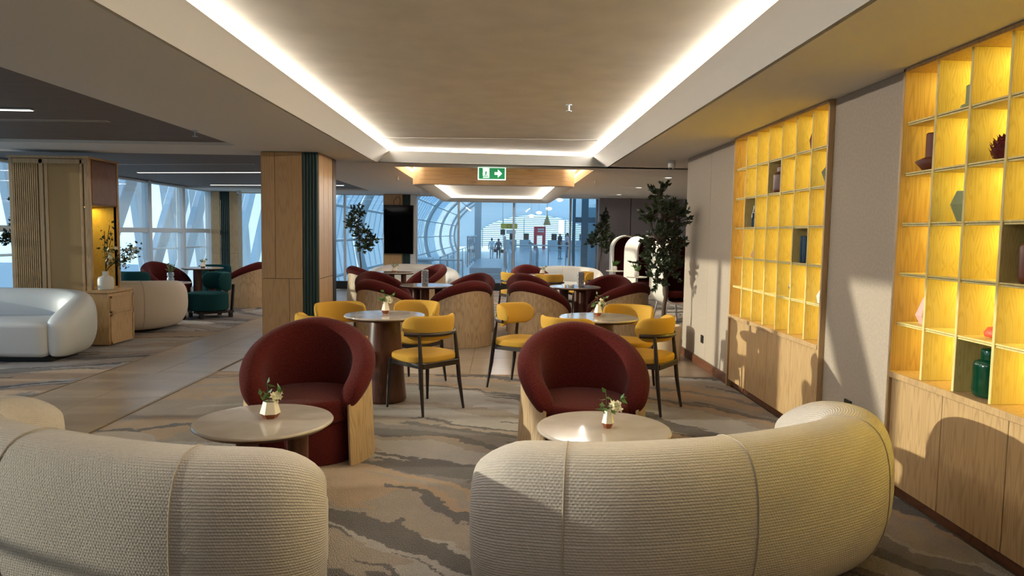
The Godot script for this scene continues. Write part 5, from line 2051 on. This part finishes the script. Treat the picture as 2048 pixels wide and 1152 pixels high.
func build_concourse() -> void:
	var membrane := mat("membrane", Color(0.84, 0.87, 0.88), 0.8)
	membrane.backlight_enabled = true
	membrane.backlight = Color(0.8, 0.82, 0.83)
	var glaze := mat("ribbed_glazing", Color(0.84, 0.90, 0.93), 0.35)
	glaze.backlight_enabled = true
	glaze.backlight = Color(0.92, 0.97, 1.0)
	var pale := mat("pale_steel", Color(0.66, 0.70, 0.72), 0.5, 0.1)
	var stone := mat("terminal_floor", Color(0.62, 0.66, 0.68), 0.25)
	var clear := mat("balustrade_glass", Color(0.70, 0.85, 0.90, 0.18), 0.03)
	clear.transparency = BaseMaterial3D.TRANSPARENCY_ALPHA
	# floors
	var g := Geo.new()
	g.at(Vector3(7.2, -0.15, -54.0), Vector3(13.8, 0.3, 60.0))
	setting("floor_terminal", g, stone)
	g = Geo.new()
	g.at(Vector3(-2.6, -0.7, -51.0), Vector3(5.8, 0.3, 64.0))
	setting("floor_walkway", g, stone)
	g = Geo.new()
	g.at(Vector3(2.4, -0.15, -21.4), Vector3(4.6, 0.3, 5.1))
	setting("floor_landing", g, stone)
	# curved wall: ribs, purlins, panels
	var w: Node3D = setting_node("wall_terminal")
	var ribz := [-19.6, -27.5, -39.5, -51.5, -63.5, -75.5, -82.0]
	for z in ribz:
		var P := []
		for i in 31:
			P.append(ell(deg_to_rad(60.0 + 165.0 * i / 30.0), z))
		g = Geo.new()
		g.tube(P, 0.16, 8)
		put("rib", g, pale, w)
		P = []
		for i in 31:
			P.append(ell(deg_to_rad(60.0 + 165.0 * i / 30.0), z - 0.9, 0.5))
		g = Geo.new()
		g.tube(P, 0.09, 6)
		put("rib", g, pale, w)
	var cuts := [62.0, 85.0, 105.0, 122.0, 137.0, 152.0, 166.0, 180.0, 194.0, 208.0, 222.0]
	for c in cuts:
		var a := deg_to_rad(c)
		g = Geo.new()
		g.tube([ell(a, -18.95, 0.1), ell(a, -82.0, 0.1)], 0.05, 6)
		put("purlin", g, pale, w)
	for k in ribz.size() - 1:
		for j in cuts.size() - 1:
			var glass: bool = j >= 3
			var a0 := deg_to_rad(cuts[j] + 0.6)
			var a1 := deg_to_rad(cuts[j + 1] - 0.6)
			var z0: float = ribz[k] - 0.25
			var z1: float = ribz[k + 1] + 0.25
			g = Geo.new()
			if glass:
				# ribbed pane: a few glass strips with thin bars between them
				var ns := 9
				for s in ns:
					var za := lerpf(z0, z1, float(s) / ns)
					var zb := lerpf(z0, z1, (s + 0.86) / ns)
					g.grid([PackedVector3Array([ell(a0, za, 0.2), ell(a1, za, 0.2)]), PackedVector3Array([ell(a0, zb, 0.2), ell(a1, zb, 0.2)])])
					g.bar(ell(a0, zb, 0.19), ell(a1, zb, 0.19), 0.06, 0.05)
				put("pane", g, glaze, w)
			else:
				var rows := []
				for s in 5:
					var a := lerpf(a0, a1, s / 4.0)
					rows.append(PackedVector3Array([ell(a, z0, 0.25), ell(a, z1, 0.25)]))
				g.grid(rows)
				put("wall_panel", g, membrane, w)
	# pale outer shell of the next hall, seen left of the far column
	g = Geo.new()
	var shell := []
	for i in 13:
		var a := deg_to_rad(95.0 + 110.0 * i / 12.0)
		shell.append(PackedVector3Array([Vector3(-6.6 + cos(a) * 4.2, 1.0 + sin(a) * 4.6, -23.5), Vector3(-6.6 + cos(a) * 4.2, 1.0 + sin(a) * 4.6, -60.0)]))
	g.grid(shell)
	put("wall_panel", g, membrane, w)
	for z in [-23.5, -28.0, -33.0, -39.0]:
		var P := []
		for i in 21:
			var a := deg_to_rad(95.0 + 110.0 * i / 20.0)
			P.append(Vector3(-6.6 + cos(a) * 4.05, 1.0 + sin(a) * 4.45, z))
		g = Geo.new()
		g.tube(P, 0.2, 8)
		put("rib", g, pale, w)
	# end of the hall: arched louvre window in a pale gable
	var e: Node3D = setting_node("window_3")
	var rows2 := []
	for i in 25:
		var a := PI * i / 24.0
		rows2.append(PackedVector3Array([Vector3(3.9 + cos(a) * 7.3, sin(a) * 3.7, -82.0), Vector3(3.9 + cos(a) * 10.5, sin(a) * 8.0, -82.0)]))
	g = Geo.new()
	g.grid(rows2)
	put("gable_panel", g, membrane, e)
	for i in 16:
		var y := 0.2 + 0.22 * i
		var hw := 7.3 * sqrt(maxf(0.0, 1.0 - pow(y / 3.7, 2.0)))
		g = Geo.new()
		g.at(Vector3(3.9, y, -82.3), Vector3(hw * 2.0, 0.085, 0.25))
		put("louvre", g, pale, e)
	for i in 6:
		g = Geo.new()
		g.at(Vector3(-2.2 + i * 2.4, 1.6, -82.6), Vector3(0.08, 3.4, 0.1))
		put("mullion", g, pale, e)
	# roof of the hall on the right side
	g = Geo.new()
	var rows3 := []
	for i in 9:
		var a := deg_to_rad(-20.0 + 82.0 * i / 8.0)
		rows3.append(PackedVector3Array([Vector3(7.0 + cos(a) * 7.5, 1.0 + sin(a) * 4.6, -18.95), Vector3(7.0 + cos(a) * 7.5, 1.0 + sin(a) * 4.6, -82.0)]))
	g.grid(rows3)
	setting("ceiling_terminal", g, membrane)
	# steps and platform in front of the walkway
	var st := thing("terminal_stairs", "grey steps rising behind the glass wall in the middle", "stairs", Vector3(-0.48, 0, -21.0))
	for i in 4:
		g = Geo.new()
		g.at(Vector3(0, -0.55 + (1.0 + 0.17 * (i - 3)) / 2.0, -0.32 * i - 0.16), Vector3(1.0, 1.0 + 0.17 * (i - 3), 0.32), 0.01)
		put("step", g, stone, st)
	g = Geo.new()
	g.at(Vector3(0, -0.05, -5.3), Vector3(1.0, 1.0, 8.0), 0.01)
	put("platform", g, stone, st)
	var balu := func(label: String, a: Vector3, b: Vector3, n: int, h: float) -> void:
		var t := thing("glass_balustrade", label, "balustrade", Vector3.ZERO, 0.0, "glass balustrades")
		var gg := Geo.new()
		gg.tube([a + Vector3(0, h, 0), b + Vector3(0, h, 0)], 0.028, 8)
		put("handrail", gg, M.steel, t)
		for i in n + 1:
			var p := a.lerp(b, float(i) / n)
			gg = Geo.new()
			gg.bar(p, p + Vector3(0, h, 0), 0.05, 0.05)
			put("post", gg, M.steel, t)
			if i < n:
				var q := a.lerp(b, float(i + 1) / n)
				var dirn := (q - p).normalized()
				gg = Geo.new()
				gg.bar(p + dirn * 0.06 + Vector3(0, h * 0.5, 0), q - dirn * 0.06 + Vector3(0, h * 0.5, 0), h * 0.8, 0.012, 0.0, Vector3.UP)
				put("glass_pane", gg, clear, t)
	balu.call("glass balustrade left of the grey steps", Vector3(-1.05, 0.45, -22.2), Vector3(-1.05, 0.45, -30.0), 5, 0.95)
	balu.call("glass balustrade right of the grey steps", Vector3(0.12, 0.45, -22.2), Vector3(0.12, 0.45, -30.0), 5, 0.95)
	balu.call("glass balustrade across the terminal floor right of the steps", Vector3(0.45, 0.0, -26.0), Vector3(3.0, 0.0, -26.0), 4, 1.1)
	balu.call("low glass balustrade left of the walkway", Vector3(-2.9, -0.55, -24.0), Vector3(-1.3, -0.55, -24.0), 3, 1.15)
	balu.call("long glass balustrade receding along the walkway", Vector3(-2.4, -0.55, -28.0), Vector3(-2.4, -0.55, -64.0), 9, 1.1)
	balu.call("glass balustrade beside the two walking people", Vector3(0.25, -0.55, -34.0), Vector3(0.25, -0.55, -64.0), 8, 1.2)
	# service counter left of the walkway
	var ct := thing("service_counter", "pale slanted counter under the curved wall behind the glass", "counter", Vector3(-3.6, -0.55, -29.0))
	g = Geo.new()
	g.at(Vector3(0, 1.0, 0), Vector3(1.6, 0.08, 1.4), 0.01)
	put("counter_top", g, M.white_metal, ct)
	g = Geo.new()
	g.at(Vector3(0, 0.48, 0), Vector3(1.3, 0.96, 1.1), 0.01)
	put("body", g, pale, ct)
	# grey post, lift shaft
	g = Geo.new()
	g.at(Vector3(-1.06, 1.5, -32.0), Vector3(0.3, 4.5, 0.3), 0.02)
	var o := put("steel_post", g, M.steel)
	tag(o, "grey square steel post rising beside the walkway", "post")
	var lf := thing("lift_shaft", "glass and steel lift shaft behind the glass wall on the right", "lift shaft", Vector3(2.55, 0, -21.6))
	var teal := mat("shaft_steel", Color(0.28, 0.42, 0.48), 0.4, 0.4)
	for x in [-0.42, -0.1, 0.3, 0.75]:
		g = Geo.new()
		g.at(Vector3(x, 1.7, 0.6 if x < 0.5 else -0.3), Vector3(0.09 if x != -0.1 else 0.2, 3.4, 0.12), 0.01)
		put("post", g, teal, lf)
	for y in [0.05, 1.95, 3.0]:
		g = Geo.new()
		g.at(Vector3(0.2, y, 0.55), Vector3(1.3, 0.16, 0.1), 0.01)
		put("beam", g, teal, lf)
	g = Geo.new()
	g.at(Vector3(0.2, 1.6, 0.2), Vector3(1.1, 3.0, 0.02))
	put("glass_pane", g, clear, lf)
	g = Geo.new()
	g.at(Vector3(0.45, 1.2, -0.5), Vector3(0.8, 2.3, 0.6), 0.01)
	put("lift_car", g, mat("lift_car_panel", Color(0.45, 0.60, 0.66), 0.35, 0.2), lf)
	# gate sign
	var sg := thing("gate_sign", "yellow hanging gate sign reading C3", "sign", Vector3(0.47, 2.0, -45.0))
	g = Geo.new()
	g.at(Vector3.ZERO, Vector3(1.05, 0.34, 0.08), 0.005)
	put("panel", g, mat("sign_yellow", Color(0.80, 0.66, 0.12), 0.5), sg)
	var tm := TextMesh.new()
	var font := SystemFont.new()
	font.font_names = PackedStringArray(["Droid Sans"])
	tm.font = font
	tm.text = "C3"
	tm.font_size = 64
	tm.pixel_size = 0.0045
	tm.depth = 0.01
	put_mesh("lettering", tm, M.black, sg).position = Vector3(0.0, 0, 0.046)
	for x in [-0.4, 0.4]:
		g = Geo.new()
		g.bar(Vector3(x, 0.17, 0), Vector3(x, 1.9, 0), 0.03, 0.03)
		put("hanger", g, M.steel, sg)
	var ds := thing("departure_screen", "dark screen and white panel hanging under the yellow gate sign", "screen", Vector3(0.3, 1.62, -45.0))
	g = Geo.new()
	g.at(Vector3(-0.22, 0, 0), Vector3(0.3, 0.36, 0.06), 0.005)
	put("screen", g, M.black, ds)
	g = Geo.new()
	g.at(Vector3(0.3, 0.04, 0), Vector3(0.6, 0.24, 0.05), 0.005)
	put("panel", g, M.white_plastic, ds)
	for x in [-0.22, 0.3]:
		g = Geo.new()
		g.bar(Vector3(x, 0.1, 0), Vector3(x, 0.205, 0), 0.03, 0.03)
		put("hanger", g, M.steel, ds)
	# pink promotional arch
	var red := mat("promo_pink", Color(0.78, 0.08, 0.20), 0.5)
	var ar := thing("promotional_arch", "pink promotional arch standing far off in the terminal", "arch", Vector3(3.75, 0, -70.0))
	for x in [-0.42, 0.42]:
		g = Geo.new()
		g.at(Vector3(x, 0.7, 0), Vector3(0.3, 1.4, 0.5), 0.02)
		put("pier", g, red, ar)
	g = Geo.new()
	g.at(Vector3(0, 1.85, 0), Vector3(1.15, 0.9, 0.5), 0.02)
	put("header", g, red, ar)
	for y in [2.02, 1.8]:
		g = Geo.new()
		g.at(Vector3(0.1, y, 0.26), Vector3(0.6, 0.12, 0.02))
		put("lettering_bar", g, M.white_plastic, ar)
	# golden tiered ornament and lamps
	var gold := mat("gold_paint", Color(0.72, 0.52, 0.14), 0.4, 0.3)
	var go := thing("golden_ornament", "small golden tiered ornament hanging in the terminal", "ornament", Vector3(2.55, 2.05, -40.0))
	for i in 5:
		g = Geo.new()
		g.cyl(Vector3(0, i * 0.11, 0), 0.24 - 0.045 * i, 0.17 - 0.035 * i, 0.09, 12)
		put("tier", g, gold, go)
	g = Geo.new()
	g.cyl(Vector3(0, 0.54, 0), 0.02, 0.008, 1.4, 8)
	put("spire", g, gold, go)
	var lb := thing("light_box", "tall white light box sign right of the golden ornament", "sign", Vector3(3.35, 1.95, -40.0))
	g = Geo.new()
	g.at(Vector3.ZERO, Vector3(0.26, 0.75, 0.08), 0.01)
	put("lamp_panel", g, M.led_white, lb)
	g = Geo.new()
	g.bar(Vector3(0.13, 0.1, 0), Vector3(0.9, 0.1, 0), 0.04, 0.04)
	put("bracket", g, M.steel, lb)
	for p in [["hanging globe lamp of the terminal, highest one", Vector3(3.4, 3.55, -42.0)], ["hanging globe lamp of the terminal, left of the highest", Vector3(2.9, 3.1, -44.0)], ["hanging globe lamp of the terminal above the pink arch", Vector3(2.4, 2.9, -46.0)], ["hanging globe lamp of the terminal, lowest one", Vector3(2.0, 2.75, -48.0)]]:
		var lamp := thing("globe_lamp", p[0], "lamp", p[1], 0.0, "terminal globe lamps")
		g = Geo.new()
		g.lathe([Vector2(0, -0.1), Vector2(0.12, -0.08), Vector2(0.2, 0), Vector2(0.14, 0.07), Vector2(0, 0.1)], 16)
		put("globe", g, M.led_white, lamp)
		g = Geo.new()
		g.bar(Vector3(0, 0.08, 0), Vector3(0, 1.5, 0), 0.02, 0.02)
		put("rod", g, M.steel, lamp)
	# escalator handrails seen through the glass
	var es := thing("escalator", "escalator with dark curved handrails and white sides behind the glass", "escalator", Vector3(1.0, -0.55, -32.0))
	for x in [-0.5, 0.5]:
		g = Geo.new()
		g.tube(catmull([Vector3(x, 0.1, 2.2), Vector3(x, 0.95, 2.4), Vector3(x, 1.5, 1.6), Vector3(x, 1.6, -6.0)], 6), 0.06, 8)
		put("handrail", g, M.black, es)
		g = Geo.new()
		g.bar(Vector3(x * 1.1, 0.9, 1.8), Vector3(x * 1.1, 0.9, -6.0), 0.1, 0.7)
		put("side_panel", g, M.white_metal, es)
	# far counters
	for i in 5:
		var kc := thing("check_in_counter", "pale check-in counter far off in the terminal, number %s from the left" % ["one", "two", "three", "four", "five"][i], "counter", Vector3(0.9 + 1.3 * i if i < 2 else 2.2 + 1.3 * i, 0, -66.0), 0.0, "far check-in counters")
		g = Geo.new()
		g.at(Vector3(0, 0.5, 0), Vector3(1.0, 1.0, 0.6), 0.02)
		put("body", g, pale, kc)
		g = Geo.new()
		g.at(Vector3(0.1, 1.3, -0.2), Vector3(0.5, 0.6, 0.06), 0.02)
		put("back_board", g, M.dark_metal, kc)
	# people
	person("person in a white top walking away with a shoulder bag", Vector3(-0.78, -0.55, -58.0), 0.05, Color(0.72, 0.72, 0.74), Color(0.60, 0.60, 0.62), 1.72, true)
	person("person in dark grey walking away carrying a bag", Vector3(-0.22, -0.55, -56.0), -0.05, Color(0.11, 0.10, 0.13), Color(0.05, 0.06, 0.10), 1.70, true)
	person("person in black standing at the glass balustrade, side on", Vector3(3.62, 0.0, -44.0), -1.3, Color(0.02, 0.025, 0.04), Color(0.02, 0.02, 0.03), 1.72, false)
	person("person in a pink top standing right of the one in black", Vector3(4.35, 0.0, -47.0), 1.0, Color(0.60, 0.40, 0.42), Color(0.08, 0.09, 0.14), 1.64, false)


# one body as a smooth union of tapered limbs, meshed as surface nets
func person(label: String, p: Vector3, turn: float, top: Color, legs: Color, height: float, stride: bool) -> void:
	var skin := Color(0.42, 0.26, 0.18)
	var hair := Color(0.012, 0.01, 0.01)
	var s := 0.16 if stride else 0.03
	var B := [
		[Vector3(0, 1.60, 0.01), Vector3(0, 1.66, 0.0), 0.085, 0.082, skin], [Vector3(0, 1.655, -0.02), Vector3(0, 1.69, -0.012), 0.085, 0.08, hair],
		[Vector3(0, 1.45, 0), Vector3(0, 1.56, 0), 0.055, 0.05, skin], [Vector3(-0.13, 1.40, 0), Vector3(0.13, 1.40, 0), 0.085, 0.085, top],
		[Vector3(0, 1.35, 0), Vector3(0, 1.05, 0), 0.15, 0.125, top], [Vector3(-0.06, 1.0, 0), Vector3(0.06, 1.0, 0), 0.13, 0.13, legs],
		[Vector3(-0.09, 0.95, 0), Vector3(-0.10, 0.50, s * 0.6), 0.095, 0.062, legs], [Vector3(-0.10, 0.50, s * 0.6), Vector3(-0.10, 0.08, s), 0.06, 0.042, legs], [Vector3(-0.10, 0.04, s - 0.03), Vector3(-0.10, 0.03, s + 0.13), 0.04, 0.034, hair],
		[Vector3(0.09, 0.95, 0), Vector3(0.10, 0.50, -s * 0.3), 0.095, 0.062, legs], [Vector3(0.10, 0.50, -s * 0.3), Vector3(0.10, 0.08, -s), 0.06, 0.042, legs], [Vector3(0.10, 0.04, -s - 0.03), Vector3(0.10, 0.03, -s + 0.13), 0.04, 0.034, hair],
		[Vector3(-0.20, 1.39, 0), Vector3(-0.25, 1.12, -s * 0.5), 0.06, 0.048, top], [Vector3(-0.25, 1.12, -s * 0.5), Vector3(-0.25, 0.88, s * 0.3), 0.042, 0.034, skin], [Vector3(-0.25, 0.86, s * 0.3), Vector3(-0.24, 0.77, s * 0.4), 0.036, 0.022, skin],
		[Vector3(0.20, 1.39, 0), Vector3(0.25, 1.12, s * 0.5), 0.06, 0.048, top], [Vector3(0.25, 1.12, s * 0.5), Vector3(0.25, 0.88, s), 0.042, 0.034, skin], [Vector3(0.25, 0.86, s), Vector3(0.24, 0.77, s * 1.1), 0.036, 0.022, skin],
	]
	var cs := 0.03
	var lo := Vector3(-0.36, -0.03, -0.34)
	var nx := 24
	var ny := 61
	var nz := 24
	var F := PackedFloat32Array()
	F.resize(nx * ny * nz)
	F.fill(1.0)
	var W := PackedInt32Array()
	W.resize(nx * ny * nz)
	for bi in B.size():
		var b: Array = B[bi]
		var a0: Vector3 = b[0]
		var d: Vector3 = b[1] - a0
		var dd := maxf(d.length_squared(), 1e-6)
		var r: float = maxf(b[2], b[3]) + 0.07
		var mn := (a0.min(b[1]) - Vector3.ONE * r - lo) / cs
		var mx := (a0.max(b[1]) + Vector3.ONE * r - lo) / cs
		for i in range(maxi(0, int(mn.x)), mini(nx, int(mx.x) + 2)):
			for j in range(maxi(0, int(mn.y)), mini(ny, int(mx.y) + 2)):
				for k in range(maxi(0, int(mn.z)), mini(nz, int(mx.z) + 2)):
					var q := lo + Vector3(i, j, k) * cs
					var t := clampf((q - a0).dot(d) / dd, 0.0, 1.0)
					var f := (q - a0 - d * t).length() - lerpf(b[2], b[3], t)
					var at := (i * ny + j) * nz + k
					if f < F[at]:
						W[at] = bi
					var h := clampf(0.5 + 0.5 * (F[at] - f) / 0.035, 0.0, 1.0)
					F[at] = lerpf(F[at], f, h) - 0.035 * h * (1.0 - h)
	var g := Geo.new()
	var vid := {}
	var offs := [Vector3i(0, 0, 0), Vector3i(1, 0, 0), Vector3i(0, 1, 0), Vector3i(1, 1, 0), Vector3i(0, 0, 1), Vector3i(1, 0, 1), Vector3i(0, 1, 1), Vector3i(1, 1, 1)]
	var edges := [[0, 1], [2, 3], [4, 5], [6, 7], [0, 2], [1, 3], [4, 6], [5, 7], [0, 4], [1, 5], [2, 6], [3, 7]]
	for i in nx - 1:
		for j in ny - 1:
			for k in nz - 1:
				var val := []
				var neg := 0
				for o in offs:
					var f := F[((i + o.x) * ny + j + o.y) * nz + k + o.z]
					val.append(f)
					if f < 0.0:
						neg += 1
				if neg == 0 or neg == 8:
					continue
				var c := Vector3.ZERO
				var m := 0
				for e in edges:
					var fa: float = val[e[0]]
					var fb: float = val[e[1]]
					if (fa < 0.0) != (fb < 0.0):
						c += Vector3(offs[e[0]]).lerp(Vector3(offs[e[1]]), fa / (fa - fb))
						m += 1
				vid[Vector3i(i, j, k)] = g.v.size()
				g.v.push_back((lo + (Vector3(i, j, k) + c / m) * cs) * (height / 1.77))
				g.n.push_back(Vector3(val[1] - val[0] + val[3] - val[2] + val[5] - val[4] + val[7] - val[6], val[2] - val[0] + val[3] - val[1] + val[6] - val[4] + val[7] - val[5], val[4] - val[0] + val[5] - val[1] + val[6] - val[2] + val[7] - val[3]).normalized())
				g.t.push_back(Vector2.ZERO)
				g.col.push_back(B[W[(i * ny + j) * nz + k]][4])
	for i in range(1, nx - 1):
		for j in range(1, ny - 1):
			for k in range(1, nz - 1):
				var f0 := F[(i * ny + j) * nz + k]
				for ax in 3:
					var dv := Vector3i(1 if ax == 0 else 0, 1 if ax == 1 else 0, 1 if ax == 2 else 0)
					var f1 := F[((i + dv.x) * ny + j + dv.y) * nz + k + dv.z]
					if (f0 < 0.0) == (f1 < 0.0):
						continue
					var u := Vector3i(0, 1, 0) if ax == 0 else (Vector3i(0, 0, 1) if ax == 1 else Vector3i(1, 0, 0))
					var w := Vector3i(0, 0, 1) if ax == 0 else (Vector3i(1, 0, 0) if ax == 1 else Vector3i(0, 1, 0))
					var base := Vector3i(i, j, k)
					var q := []
					for dlt in [Vector3i.ZERO, -u, -u - w, -w]:
						if not vid.has(base + dlt):
							q.clear()
							break
						q.append(vid[base + dlt])
					if q.size() == 4:
						# clockwise seen from outside
						if f0 < 0.0:
							g.idx.append_array(PackedInt32Array([q[0], q[3], q[2], q[0], q[2], q[1]]))
						else:
							g.idx.append_array(PackedInt32Array([q[0], q[1], q[2], q[0], q[2], q[3]]))
	if not M.has("people"):
		var m := mat("people", Color.WHITE, 0.85)
		m.vertex_color_use_as_albedo = true
	var o := put("person", g, M.people)
	o.position = p
	o.rotation.y = turn + PI
	tag(o, label, "person", "people in the terminal")
	if stride:
		var bag := Geo.new()
		bag.at(Vector3.ZERO, Vector3(0.26, 0.28, 0.14), 0.04)
		var bo := put("shoulder_bag", bag, M.black)
		bo.position = p + Vector3(0.30, 0.70, 0.14)
		tag(bo, "dark bag carried by the " + label.trim_suffix(" carrying a bag").trim_suffix(" with a shoulder bag"), "bag", "carried bags")
